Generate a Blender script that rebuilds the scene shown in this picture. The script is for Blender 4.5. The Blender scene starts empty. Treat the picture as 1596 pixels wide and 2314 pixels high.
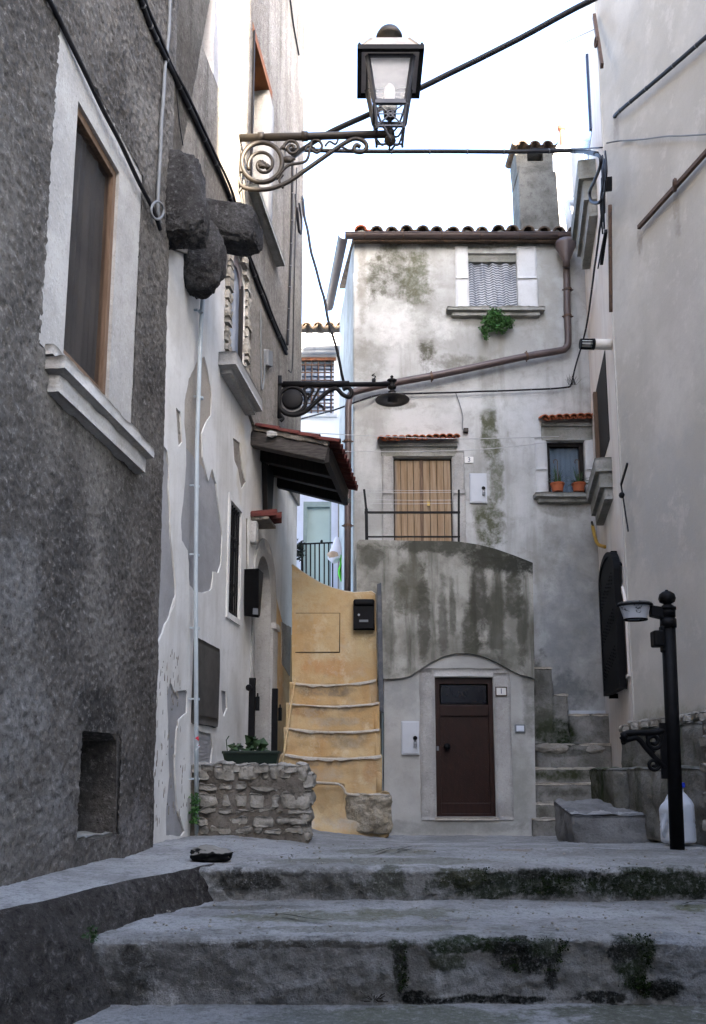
import bpy, bmesh, math, random
from mathutils import Vector, Matrix, noise as mnoise
from mathutils.geometry import tessellate_polygon
random.seed(7)
scn = bpy.context.scene
COL = scn.collection
UNIT = 1.2            # one drawing unit is 1.2 m (applied to every top-level object at the end)

# ---------------------------------------------------------------- camera
F_PX, TH, YP, UC = 2000.0, math.atan(.172), 1396.0, 798.0     # survey of the photograph, 1596 x 2314 units
CH = .5                                                       # eye above the landing
cT, sT = math.cos(TH), math.sin(TH)
cd = bpy.data.cameras.new('camera'); cam = bpy.data.objects.new('camera', cd); COL.objects.link(cam)
cam.location = (0, 0, CH); cam.rotation_euler = (math.pi/2+TH, 0, 0)
cd.sensor_fit = 'VERTICAL'; cd.sensor_height = 24; cd.sensor_width = 24
cd.lens = F_PX/2314*24; cd.shift_y = (YP-1157)/2314; cd.clip_start = .05; cd.clip_end = 500
scn.camera = cam

# ---------------------------------------------------------------- sky, sun, exposure
SUN = Vector((.45, -.8, .40)).normalized()
w = bpy.data.worlds.new("World"); scn.world = w; w.use_nodes = True
wn = w.node_tree; bg = wn.nodes['Background']
sk = wn.nodes.new('ShaderNodeTexSky'); sk.sky_type = 'NISHITA'; sk.sun_disc = False
sk.sun_elevation = math.asin(SUN.z); sk.sun_rotation = math.atan2(SUN.x, SUN.y)
sk.air_density = .75; sk.dust_density = 2.6; sk.ozone_density = .6
wn.links.new(sk.outputs[0], bg.inputs[0]); bg.inputs[1].default_value = .15
ld = bpy.data.lights.new('sun', 'SUN'); sun = bpy.data.objects.new('sun', ld); COL.objects.link(sun)
ld.energy = 5.0; ld.angle = math.radians(.5); ld.color = (1, .88, .70)
sun.rotation_euler = SUN.to_track_quat('Z', 'Y').to_euler()
scn.view_settings.view_transform = 'Standard'; scn.view_settings.look = 'None'
scn.view_settings.exposure = 3.9; scn.view_settings.gamma = 1
scn.render.engine = 'CYCLES'; scn.cycles.max_bounces = 6; scn.cycles.diffuse_bounces = 4
scn.cycles.use_adaptive_sampling = True; scn.cycles.adaptive_threshold = .008
scn.cycles.use_denoising = True; scn.cycles.denoising_prefilter = 'ACCURATE'; scn.cycles.denoising_input_passes = 'RGB_ALBEDO_NORMAL'

# ---------------------------------------------------------------- survey helpers: photo point -> place in the world
def ray(u, v):
    a = (u-UC)/F_PX; b = -(v-YP)/F_PX
    return Vector((a, cT-sT*b, sT+cT*b))
def At(u, v, Y):
    d = ray(u, v); return Vector((0, 0, CH))+d*(Y/d.y)
def OnZ(u, v, z):
    d = ray(u, v); return Vector((0, 0, CH))+d*((z-CH)/d.z)
def mpp(P):                                   # metres per survey unit at a place
    return (P[1]*cT+(P[2]-CH)*sT)/F_PX
class FrX:                                     # vertical wall X = x0 + k*Y ; s is Y
    def __init__(s, x0, k, sg):
        s.x0, s.k = x0, k; s.n = Vector((1, -k, 0)).normalized()*sg
    def __call__(s, a, z, o=0): return Vector((s.x0+s.k*a, a, z))+s.n*o
    def px(s, u, v, o=0):
        d = ray(u, v); x0 = s.x0+o*(1 if s.n.x > 0 else -1); t = x0/(d.x-s.k*d.y)
        P = Vector((0, 0, CH))+d*t; return (P.y, P.z)
class FrY:                                     # wall facing the viewer at Y = y0 ; s is X
    def __init__(s, y0): s.y0 = y0; s.n = Vector((0, -1, 0))
    def __call__(s, a, z, o=0): return Vector((a, s.y0-o, z))
    def px(s, u, v, o=0): P = At(u, v, s.y0-o); return (P.x, P.z)
def pxs(F, pts): return [F.px(*p) for p in pts]
LW = FrX(-1.94, .12, 1)
HF = FrY(10.3)
PF = FrY(9.5)
RN = FrX(2.5-.18*7.9, .18, -1)
RB = FrX(2.5+.17*7.9, -.17, -1)

# ---------------------------------------------------------------- objects
def tag(o, label=None, cat=None, group=None, kind=None):
    if label: o['label'] = label
    if cat: o['category'] = cat
    if group: o['group'] = group
    if kind: o['kind'] = kind
    return o
def thing(name, label, cat, loc=(0, 0, 0), group=None):
    o = bpy.data.objects.new(name, None); COL.objects.link(o); o.location = loc; o.empty_display_size = .1
    return tag(o, label, cat, group)
def world_of(o):
    m = Matrix.Translation(o.location)
    return (world_of(o.parent)@o.matrix_parent_inverse@m) if o.parent else m
def adopt(o, parent):
    if parent:
        o.parent = parent; o.matrix_parent_inverse = world_of(parent).inverted()
    return o
class MB:
    def __init__(s): s.v = []; s.f = []; s.m = []; s.cur = 0
    def add(s, vs, fs):
        b = len(s.v); s.v += [Vector(v) for v in vs]
        for f in fs: s.f.append([b+i for i in f]); s.m.append(s.cur)
    def build(s, name, mats, parent=None, smooth=False, bevel=0, label=None):
        me = bpy.data.meshes.new(name); me.from_pydata([tuple(v) for v in s.v], [], s.f)
        if not isinstance(mats, (list, tuple)): mats = [mats]
        for m in mats: me.materials.append(m)
        me.polygons.foreach_set('material_index', s.m)
        if smooth: me.polygons.foreach_set('use_smooth', [True]*len(me.polygons))
        me.update()
        o = bpy.data.objects.new(name, me); COL.objects.link(o)
        if bevel:
            md = o.modifiers.new('Bevel', 'BEVEL'); md.width = bevel; md.segments = 2; md.limit_method = 'ANGLE'
        if label: o['label'] = label
        return adopt(o, parent)
    # shapes -------------------------------------------------
    def hexa(s, p):      # p: 8 points, bottom ring 0-3 then top ring 4-7
        s.add(p, [(0, 3, 2, 1), (4, 5, 6, 7), (0, 1, 5, 4), (1, 2, 6, 5), (2, 3, 7, 6), (3, 0, 4, 7)])
    def fbox(s, F, s0, s1, z0, z1, o0, o1):
        s.hexa([F(s0, z0, o1), F(s1, z0, o1), F(s1, z0, o0), F(s0, z0, o0), F(s0, z1, o1), F(s1, z1, o1), F(s1, z1, o0), F(s0, z1, o0)])
    def box(s, x0, x1, y0, y1, z0, z1):
        s.hexa([(x0, y0, z0), (x1, y0, z0), (x1, y1, z0), (x0, y1, z0), (x0, y0, z1), (x1, y0, z1), (x1, y1, z1), (x0, y1, z1)])
    def tube(s, pts, r, n=8, close=False):
        pts = [Vector(p) for p in pts]; N = len(pts)
        if N < 2: return
        rs = r if isinstance(r, (list, tuple)) else [r]*N
        vs = []; up = None
        for i, p in enumerate(pts):
            if close: t = pts[(i+1) % N]-pts[i-1]
            else: t = pts[min(i+1, N-1)]-pts[max(i-1, 0)]
            if t.length < 1e-9: t = Vector((0, 0, 1))
            t.normalize()
            if up is None:
                up = Vector((0, 0, 1)) if abs(t.z) < .9 else Vector((1, 0, 0))
            a = t.cross(up)
            if a.length < 1e-6: a = t.cross(Vector((1, .3, .2)))
            a.normalize(); b = a.cross(t); up = b
            for k in range(n):
                q = 2*math.pi*k/n; vs.append(p+(a*math.cos(q)+b*math.sin(q))*rs[i])
        fs = []
        for i in range(N if close else N-1):
            j = (i+1) % N
            for k in range(n):
                l = (k+1) % n; fs.append((i*n+k, i*n+l, j*n+l, j*n+k))
        if not close: fs += [tuple(range(n))[::-1], tuple((N-1)*n+k for k in range(n))]
        s.add(vs, fs)
    def bar(s, a, b, w, h, up=(0, 0, 1)):
        a, b = Vector(a), Vector(b); t = (b-a).normalized(); up = Vector(up)
        x = t.cross(up)
        if x.length < 1e-4: x = t.cross(Vector((1, 0, 0)))
        x.normalize(); y = x.cross(t)
        x *= w/2; y *= h/2
        s.hexa([a-x-y, a+x-y, b+x-y, b-x-y, a-x+y, a+x+y, b+x+y, b-x+y])
    def lathe(s, prof, c, n=16, ax=None):
        c = Vector(c); ax = Vector(ax or (0, 0, 1)).normalized()
        a = ax.orthogonal().normalized(); b = ax.cross(a)
        vs = []
        for r, h in prof:
            for k in range(n):
                q = 2*math.pi*k/n; vs.append(c+ax*h+(a*math.cos(q)+b*math.sin(q))*max(r, 1e-4))
        fs = []
        for i in range(len(prof)-1):
            for k in range(n):
                l = (k+1) % n; fs.append((i*n+k, i*n+l, (i+1)*n+l, (i+1)*n+k))
        fs += [tuple(range(n))[::-1], tuple((len(prof)-1)*n+k for k in range(n))]
        s.add(vs, fs)
    def prism(s, F, poly, o0, o1, holes=()):
        """outline (s,z) on a wall frame, from depth o0 (back) to o1 (front)"""
        loops = [list(poly)]+[list(h) for h in holes]
        flat = [p for l in loops for p in l]
        tr = tessellate_polygon([[Vector((p[0], p[1], 0)) for p in l] for l in loops])
        n = len(flat)
        A = [F(p[0], p[1], o1) for p in flat]; B = [F(p[0], p[1], o0) for p in flat]
        fs = []
        nn = F(0, 0, 1)-F(0, 0, 0)
        for t in tr:
            a, b, c = (A[i] for i in t)
            if (b-a).cross(c-a).length < 1e-12: continue
            t = tuple(t)
            if (b-a).cross(c-a).dot(nn) < 0: t = t[::-1]
            fs.append(t); fs.append(tuple(i+n for i in t[::-1]))
        base = 0
        for l in loops:
            m = len(l)
            for i in range(m):
                j = (i+1) % m; fs.append((base+i, base+j, base+j+n, base+i+n))
            base += m
        s.add(A+B, fs)
    def panel(s, F, poly, holes=(), o=0., depth=.15, edge=.0):
        """one skin of wall with openings; reveals run back by depth"""
        loops = [list(poly)]+[list(h) for h in holes]
        flat = [p for l in loops for p in l]
        tr = tessellate_polygon([[Vector((p[0], p[1], 0)) for p in l] for l in loops])
        A = [F(p[0], p[1], o) for p in flat]; nn = F(0, 0, 1)-F(0, 0, 0); fs = []
        for t in tr:
            a, b, c = (A[i] for i in t)
            if (b-a).cross(c-a).length < 1e-12: continue
            t = tuple(t)
            if (b-a).cross(c-a).dot(nn) < 0: t = t[::-1]
            fs.append(t)
        s.add(A, fs)
        for li, l in enumerate(loops):
            d = edge if li == 0 else (depth[li-1] if isinstance(depth, (list, tuple)) else depth)
            if d <= 0: continue
            m = len(l); vs = [F(p[0], p[1], o) for p in l]+[F(p[0], p[1], o-d) for p in l]
            s.add(vs, [(i, (i+1) % m, (i+1) % m+m, i+m) for i in range(m)])
    def grid(s, fn, nu, nv):
        b = [fn(i/nu, j/nv) for i in range(nu+1) for j in range(nv+1)]
        s.add(b, [(i*(nv+1)+j, (i+1)*(nv+1)+j, (i+1)*(nv+1)+j+1, i*(nv+1)+j+1) for i in range(nu) for j in range(nv)])
    def rock(s, fn, dims, step=.03, r=.02, amp=.008, sc=6., seed=0, taper=None):
        """worn stone block: fn maps local metres -> world, edges rounded, surface uneven"""
        L = dims; n = [max(2, int(round(d/step))) for d in L]
        bm = {}; vs = []; fs = []
        def vid(i, j, k):
            key = (i, j, k)
            if key in bm: return bm[key]
            p = Vector((L[0]*i/n[0], L[1]*j/n[1], L[2]*k/n[2]))
            rr = min(r, min(L)*.49)
            q = Vector([min(max(p[x], rr), L[x]-rr) for x in range(3)]); d = p-q
            if d.length > 1e-6: d = d.normalized()*rr
            p = q+d
            nd = d.normalized() if d.length > 1e-6 else Vector((0, 0, 1))
            W = fn(*p); P3 = Vector(W)*sc+Vector((seed*3.1, seed*1.7, seed*2.3))
            h = mnoise.noise(P3)+.5*mnoise.noise(P3*2.3)+.25*mnoise.noise(P3*5.1)
            p = p+nd*h*amp
            bm[key] = len(vs); vs.append(fn(*p)); return bm[key]
        def face(ax, val):
            o = [a for a in range(3) if a != ax]
            for i in range(n[o[0]]):
                for j in range(n[o[1]]):
                    ids = []
                    for di, dj in ((0, 0), (1, 0), (1, 1), (0, 1)):
                        c = [0, 0, 0]; c[ax] = val; c[o[0]] = i+di; c[o[1]] = j+dj; ids.append(vid(*c))
                    fs.append(ids if val else ids[::-1])
        for ax in range(3): face(ax, 0); face(ax, n[ax])
        s.add(vs, fs)
    def frock(s, F, s0, s1, z0, z1, o0, o1, **k):
        s.rock(lambda a, b, c: F(s0+a, z0+b, o0+c), (s1-s0, z1-z0, o1-o0), **k)
    def blob(s, c, rad, sub=3, amp=.2, sc=2., seed=0, flat=None):
        bmm = bmesh.new(); bmesh.ops.create_icosphere(bmm, subdivisions=sub, radius=1)
        b = len(s.v); c = Vector(c)
        for v in bmm.verts:
            d = v.co.normalized(); q = d*sc+Vector((seed, seed*2.1, seed*.7))
            h = 1+amp*(mnoise.noise(q)+.5*mnoise.noise(q*2.2)+.3*mnoise.noise(q*5))
            p = Vector((d.x*rad[0], d.y*rad[1], d.z*rad[2]))*h
            if flat is not None and p.z < -flat: p.z = -flat
            s.v.append(c+p)
        for f in bmm.faces: s.f.append([b+v.index for v in f.verts]); s.m.append(s.cur)
        bmm.free()
    def halftile(s, a, b, r0, r1, up, th=.012, n=8, side=None):
        """barrel tile from a to b; up = outward direction of the hump"""
        a, b, up = Vector(a), Vector(b), Vector(up).normalized(); t = (b-a).normalized(); x = t.cross(up).normalized()
        vs = []; 
        for P, r in ((a, r0), (b, r1)):
            for rr in (r, r-th):
                for k in range(n+1):
                    q = math.pi*k/n; vs.append(P+x*math.cos(q)*rr+up*math.sin(q)*rr*.85)
        m = n+1; fs = []
        for k in range(n):
            fs += [(k, k+1, 2*m+k+1, 2*m+k), (m+k, 3*m+k, 3*m+k+1, m+k+1), (k, m+k, m+k+1, k+1), (2*m+k, 2*m+k+1, 3*m+k+1, 3*m+k)]
        fs += [(0, 2*m, 3*m, m), (n, m+n, 3*m+n, 2*m+n)]
        s.add(vs, fs)
def smooth(pts, k=6):
    P = [Vector(p) for p in pts]; out = []
    for i in range(len(P)-1):
        p0, p1, p2, p3 = P[max(i-1, 0)], P[i], P[i+1], P[min(i+2, len(P)-1)]
        for j in range(k):
            t = j/k; out.append(.5*((2*p1)+(p2-p0)*t+(2*p0-5*p1+4*p2-p3)*t*t+(3*p1-p0-3*p2+p3)*t**3))
    return out+[P[-1]]
def rect(s0, s1, z0, z1): return [(s0, z0), (s1, z0), (s1, z1), (s0, z1)]
def arch(s0, s1, z0, zs, zt, n=14):       # door outline with a round head from spring zs to top zt
    c = (s0+s1)/2; r = (s1-s0)/2
    return [(s0, z0), (s1, z0)]+[(c+r*math.cos(math.pi*i/n), zs+(zt-zs)*math.sin(math.pi*i/n)) for i in range(n+1)]
def ragged(poly, amp, step, seed=0):      # outline broken up like flaking plaster
    out = []; n = len(poly)
    for i in range(n):
        a, b = Vector(poly[i]+(0,)) if len(poly[i]) == 2 else Vector(poly[i]), Vector(poly[(i+1) % n]+(0,))
        m = max(1, int((b-a).length/step))
        for j in range(m):
            p = a.lerp(b, j/m); q = p*9+Vector((seed*5.3, seed*2.9, 0))
            out.append((p.x+amp*(mnoise.noise(q)+.6*mnoise.noise(q*3)), p.y+amp*(mnoise.noise(q+Vector((31, 7, 0)))+.6*mnoise.noise(q*3+Vector((5, 9, 0))))))
    return out

# ---------------------------------------------------------------- materials
class NT:
    def __init__(s, name, rough=.9, spec=.2, metal=0):
        s.mat = bpy.data.materials.new(name); s.mat.use_nodes = True; s.t = s.mat.node_tree
        s.bsdf = s.t.nodes['Principled BSDF']
        s.bsdf.inputs['Roughness'].default_value = rough; s.bsdf.inputs['Specular IOR Level'].default_value = spec
        s.bsdf.inputs['Metallic'].default_value = metal
        tc = s.t.nodes.new('ShaderNodeTexCoord'); s.P = tc.outputs['Object']
    def put(s, sock, v):
        if hasattr(v, 'is_linked') or hasattr(v, 'links'): s.t.links.new(v, sock)
        else:
            if sock.type == 'RGBA' and len(v) == 3: v = tuple(v)+(1,)
            sock.default_value = v
    def noise(s, scale, det=4, rough=.55, vec=None, dist=0):
        n = s.t.nodes.new('ShaderNodeTexNoise'); s.put(n.inputs['Vector'], vec or s.P)
        n.inputs['Scale'].default_value = scale; n.inputs['Detail'].default_value = det
        n.inputs['Roughness'].default_value = rough; n.inputs['Distortion'].default_value = dist
        return n.outputs['Fac']
    def mapr(s, x, a, b, c=0., d=1.):
        n = s.t.nodes.new('ShaderNodeMapRange'); n.interpolation_type = 'SMOOTHSTEP' if (c, d) == (0., 1.) else 'LINEAR'
        s.put(n.inputs[0], x)
        for i, q in enumerate((a, b, c, d)): n.inputs[i+1].default_value = q
        return n.outputs[0]
    def math(s, op, a, b=0.):
        n = s.t.nodes.new('ShaderNodeMath'); n.operation = op; s.put(n.inputs[0], a); s.put(n.inputs[1], b); return n.outputs[0]
    def vmath(s, op, a, b):
        n = s.t.nodes.new('ShaderNodeVectorMath'); n.operation = op; s.put(n.inputs[0], a); s.put(n.inputs[1], b); return n.outputs[0]
    def length(s, a):
        n = s.t.nodes.new('ShaderNodeVectorMath'); n.operation = 'LENGTH'; s.put(n.inputs[0], a); return n.outputs['Value']
    def mix(s, f, a, b):
        n = s.t.nodes.new('ShaderNodeMix'); n.data_type = 'RGBA'; n.clamp_factor = True
        s.put(n.inputs[0], f); s.put(n.inputs[6], a); s.put(n.inputs[7], b); return n.outputs[2]
    def mul(s, f, k): return s.math('MULTIPLY', f, k)
    def bump(s, h, strength=.4, dist=.01):
        n = s.t.nodes.new('ShaderNodeBump'); n.inputs['Strength'].default_value = strength; n.inputs['Distance'].default_value = dist
        s.put(n.inputs['Height'], h); s.t.links.new(n.outputs[0], s.bsdf.inputs['Normal'])
    def color(s, c): s.put(s.bsdf.inputs['Base Color'], c); return s.mat
def dim(c, k): return tuple(x*k for x in c)
def plaster(name, c1, c2, scale=1.6, speck=.25, grain=70, bump=.35, dist=.008, rough=.92, streak=None, stains=(), mott=.3, spot=None, dark=None, wsc=3.6, wam=2.4, fleck=None, clump=(9, .36, .56, .35), edge=.55):
    N = NT(name, rough, .15)
    n1 = N.noise(scale, 6, .6); col = N.mix(N.mapr(n1, .36, .64), c1, c2)
    n2 = N.noise(scale*4.3, 6, .65, dist=.4); col = N.mix(N.mul(N.mapr(n2, .48, .75), mott), col, dark or dim(c1, .55))
    nS = N.noise(wsc, 9, .72, dist=.3); wob = N.mul(N.math('SUBTRACT', nS, .5), wam)
    cl = N.mapr(N.noise(clump[0], 7, .72), clump[1], clump[2], clump[3], 1.) if stains else 1.
    if streak:
        ns = N.noise(1.0, 6, .6, vec=N.vmath('MULTIPLY', N.P, (5.5, 5.5, .55)))
        col = N.mix(N.mul(N.mapr(ns, .47, .72), streak[1]), col, streak[0])
    for c, inv, sc, st in stains:
        d = N.length(N.vmath('MULTIPLY', N.vmath('SUBTRACT', N.P, tuple(c)), inv))
        f = N.mul(N.mul(N.mapr(N.math('ADD', d, wob), 1.12, edge), st), cl); col = N.mix(f, col, sc)
    g = N.noise(grain, 3, .7)
    if speck: col = N.mix(N.mul(N.mapr(g, .52, .70), speck), col, dim(c1, .35))
    if spot:
        g2 = N.noise(spot[0], 3, .6); col = N.mix(N.mul(N.mapr(g2, .55, .72), spot[2]), col, spot[1])
    h = N.math('ADD', N.mul(n2, 1.2), N.mul(g, .6))
    if fleck:
        fa = N.noise(fleck[0], 6, .78, dist=.15)
        col = N.mix(N.mul(N.mapr(fa, .50, .34), fleck[3]), col, fleck[1]); col = N.mix(N.mul(N.mapr(fa, .53, .66), fleck[3]), col, fleck[2])
        h = N.math('ADD', h, N.mul(fa, 2.2))
    N.bump(h, bump, dist)
    return N.color(col)
def stainF(F, u, v, ru, rv, col, st):
    P = F(*F.px(u, v)); m = mpp(P)
    if isinstance(F, FrY): inv = (1/(ru*m), 0, 1/(rv*m))
    else:
        a, b = F.px(u-ru, v), F.px(u+ru, v); inv = (0, 2/abs(a[0]-b[0]), 1/(rv*m))
    return (P, inv, col, st)
def metal(name, c, c2=None, rough=.5, sc=20, bump=.15, metallic=.3, spec=.4):
    N = NT(name, rough, spec, metallic); n = N.noise(sc, 5, .65)
    N.bump(N.noise(sc*4, 3), bump, .003)
    return N.color(N.mix(N.mapr(n, .45, .68), c, c2 or dim(c, .6)))
def wood(name, c1, c2, axis=(30, 30, 1.2), rough=.75, bump=.3, c3=None):
    N = NT(name, rough, .25); v = N.vmath('MULTIPLY', N.P, axis); n = N.noise(2.2, 7, .65, vec=v, dist=.6)
    col = N.mix(N.mapr(n, .38, .62), c1, c2)
    if c3: col = N.mix(N.mul(N.mapr(N.noise(1.1, 7, .7, vec=N.vmath('MULTIPLY', N.P, dim(axis, .45))), .52, .66), .9), col, c3)
    N.bump(n, bump, .004); return N.color(col)
def plain(name, c, rough=.6, spec=.3, var=.25, sc=9):
    N = NT(name, rough, spec); return N.color(N.mix(N.mul(N.mapr(N.noise(sc, 5, .6), .4, .68), var), c, dim(c, .45)))
def glass(name, tint=(.9, .95, 1), mixf=.85, rough=.05):
    N = NT(name); t = N.t; N.bsdf.inputs['Base Color'].default_value = (.02, .02, .025, 1); N.bsdf.inputs['Roughness'].default_value = rough
    N.bsdf.inputs['Specular IOR Level'].default_value = .6
    tr = t.nodes.new('ShaderNodeBsdfTransparent'); tr.inputs[0].default_value = tint+(1,)
    mx = t.nodes.new('ShaderNodeMixShader'); mx.inputs[0].default_value = mixf
    t.links.new(N.bsdf.outputs[0], mx.inputs[1]); t.links.new(tr.outputs[0], mx.inputs[2])
    t.links.new(mx.outputs[0], t.nodes['Material Output'].inputs[0]); return N.mat
DK = (.035, .036, .030); GRN = (.05, .055, .032); MOSS = (.014, .023, .007); BLK = (.007, .008, .006)
# ---- stains recorded on the walls (place, size, colour, strength)
h_st = [stainF(HF, u, v, a, b, c, st) for u, v, a, b, c, st in (
    (885, 640, 75, 100, (.085, .085, .062), .95), (945, 630, 40, 80, (.095, .098, .062), .85), (962, 770, 24, 80, (.075, .073, .052), .95), (955, 700, 30, 40, (.13, .13, .10), .6),
    (835, 820, 45, 60, (.16, .155, .13), .5), (1105, 980, 22, 90, (.07, .075, .042), .95), (1112, 930, 12, 50, (.08, .08, .05), .7), (1105, 1185, 40, 66, (.075, .08, .045), .95), (1122, 1080, 18, 100, (.085, .09, .052), .8),
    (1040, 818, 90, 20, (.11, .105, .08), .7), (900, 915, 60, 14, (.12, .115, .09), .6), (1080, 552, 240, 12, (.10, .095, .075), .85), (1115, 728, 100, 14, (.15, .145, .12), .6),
    (1285, 1400, 75, 170, (.17, .18, .195), .55), (1285, 1570, 70, 60, (.10, .105, .105), .7), (1215, 1580, 25, 120, (.07, .07, .055), .8), (1270, 1150, 70, 18, (.17, .165, .14), .6), (1245, 1240, 20, 90, (.22, .215, .19), .5),
    (940, 735, 95, 50, (.58, .58, .56), .6), (1085, 905, 70, 30, (.56, .57, .56), .6), (1185, 930, 60, 60, (.55, .56, .56), .5), (880, 720, 50, 70, (.58, .58, .56), .7), (830, 1080, 30, 120, (.52, .52, .50), .5), (1190, 1120, 40, 90, (.50, .50, .48), .45),
    (820, 640, 14, 160, (.20, .19, .16), .6), (1240, 700, 26, 130, (.30, .29, .255), .5), (1040, 1130, 14, 70, (.12, .12, .09), .6))]
M = {}
M['facade'] = plaster('old grey lime plaster', (.315, .312, .295), (.475, .475, .465), 1.3, .15, 60, .35, .007, streak=((.22, .215, .185), .55), stains=h_st, mott=.5, dark=(.21, .20, .175))
p_st = [stainF(PF, u, v, a, b, c, s) for u, v, a, b, c, s in (
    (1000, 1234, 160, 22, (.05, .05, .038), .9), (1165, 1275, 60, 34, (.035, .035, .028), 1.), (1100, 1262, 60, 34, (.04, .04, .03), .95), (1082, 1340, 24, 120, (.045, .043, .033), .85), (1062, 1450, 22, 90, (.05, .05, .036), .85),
    (905, 1340, 18, 60, (.075, .072, .05), .65), (932, 1330, 40, 70, (.08, .077, .055), .75), (957, 1400, 18, 110, (.055, .053, .04), .8), (1000, 1400, 13, 100, (.06, .058, .045), .7), (1022, 1380, 9, 70, (.06, .06, .045), .7),
    (1160, 1350, 20, 70, (.05, .05, .036), .85), (1178, 1420, 16, 80, (.06, .06, .044), .75), (1120, 1400, 26, 110, (.06, .06, .045), .75), (880, 1440, 16, 90, (.08, .078, .06), .55), (1090, 1500, 60, 24, (.07, .07, .055), .6), (840, 1262, 34, 34, (.06, .06, .045), .75), (1000, 1520, 100, 14, (.10, .10, .08), .5), (1150, 1480, 30, 60, (.09, .09, .07), .6))]
M['porch'] = plaster('weathered porch plaster', (.20, .193, .165), (.36, .35, .31), 2.2, .2, 60, .45, .009, streak=((.06, .059, .043), .9), stains=p_st, mott=.5, dark=(.10, .098, .08), clump=(9, .30, .5, .6))
l_st = [stainF(PF, 1200, 1560, 22, 130, (.10, .10, .08), .6), stainF(PF, 1170, 1760, 40, 120, (.18, .19, .15), .4), stainF(PF, 1000, 1870, 200, 16, (.16, .165, .15), .5), stainF(PF, 915, 1560, 60, 60, (.20, .21, .21), .4)]
M['lower'] = plaster('pale grey plaster by the door', (.34, .335, .315), (.43, .425, .405), 1.6, .12, 60, .3, .006, stains=l_st, mott=.25)
M['white'] = plaster('flaking white limewash', (.58, .565, .53), (.69, .68, .655), 1.6, .12, 50, .4, .007, streak=((.44, .42, .375), .5), mott=.3, dark=(.40, .375, .33),
    stains=[stainF(LW, 395, 700, 18, 90, (.46, .44, .40), .5), stainF(LW, 545, 1030, 14, 90, (.55, .49, .38), .7), stainF(LW, 345, 1760, 20, 120, (.45, .44, .42), .5), stainF(LW, 480, 1690, 45, 26, (.40, .38, .34), .45), stainF(LW, 545, 1560, 20, 140, (.50, .48, .43), .4)])
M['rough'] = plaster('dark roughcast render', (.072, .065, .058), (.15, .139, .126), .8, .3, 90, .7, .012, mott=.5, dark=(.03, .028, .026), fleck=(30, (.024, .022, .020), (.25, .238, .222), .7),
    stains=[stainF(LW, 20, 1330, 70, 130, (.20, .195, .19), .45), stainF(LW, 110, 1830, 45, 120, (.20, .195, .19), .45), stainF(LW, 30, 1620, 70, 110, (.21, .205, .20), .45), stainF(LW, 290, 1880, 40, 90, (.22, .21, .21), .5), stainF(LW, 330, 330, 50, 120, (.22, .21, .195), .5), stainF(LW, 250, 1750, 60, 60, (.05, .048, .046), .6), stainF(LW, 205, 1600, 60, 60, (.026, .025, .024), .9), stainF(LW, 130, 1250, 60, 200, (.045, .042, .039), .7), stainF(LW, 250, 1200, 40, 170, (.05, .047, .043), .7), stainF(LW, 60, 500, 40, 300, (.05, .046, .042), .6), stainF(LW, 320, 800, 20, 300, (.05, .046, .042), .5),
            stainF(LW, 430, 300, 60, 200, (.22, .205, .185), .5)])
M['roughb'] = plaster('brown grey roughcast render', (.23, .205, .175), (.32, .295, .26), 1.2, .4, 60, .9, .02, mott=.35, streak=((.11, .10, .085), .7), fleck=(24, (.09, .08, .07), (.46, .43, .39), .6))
M['bare'] = plaster('bare grey mortar', (.34, .335, .335), (.27, .265, .265), 1.5, .2, 60, .5, .008, mott=.3)
M['bareb'] = plaster('bare sandy mortar', (.40, .355, .30), (.34, .31, .27), 2.5, .4, 60, .7, .01, mott=.35)
M['barec'] = plaster('crumbling brown mortar', (.24, .21, .175), (.30, .27, .23), 3, .5, 50, .9, .015, mott=.5)
M['stone'] = plaster('pale carved stone', (.40, .39, .37), (.31, .30, .285), 2.2, .35, 60, .7, .012, mott=.4, dark=(.20, .19, .175), spot=(45, (.55, .54, .52), .3))
M['stonew'] = plaster('white limestone', (.60, .60, .60), (.52, .52, .515), 2.2, .18, 60, .4, .006, mott=.2, dark=(.36, .34, .32))
M['stoneg'] = plaster('grey mossy stone', (.29, .285, .265), (.20, .20, .175), 3, .4, 55, .8, .012, mott=.5, dark=(.07, .075, .05))
M['rock'] = plaster('dark rough rock', (.045, .043, .043), (.085, .083, .083), 4, .5, 50, 1.0, .02, mott=.5, dark=(.014, .013, .013), fleck=(34, (.014, .014, .014), (.20, .20, .205), .55))
M['rockb'] = plaster('rubble stone', (.37, .345, .30), (.25, .23, .195), 3.5, .5, 40, 1.0, .02, mott=.6, dark=(.07, .06, .05), spot=(20, (.42, .40, .36), .5))
M['mortar'] = plaster('earthy mortar', (.12, .103, .084), (.18, .16, .135), 4, .6, 40, 1.0, .02, mott=.6, dark=(.035, .03, .025))
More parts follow.
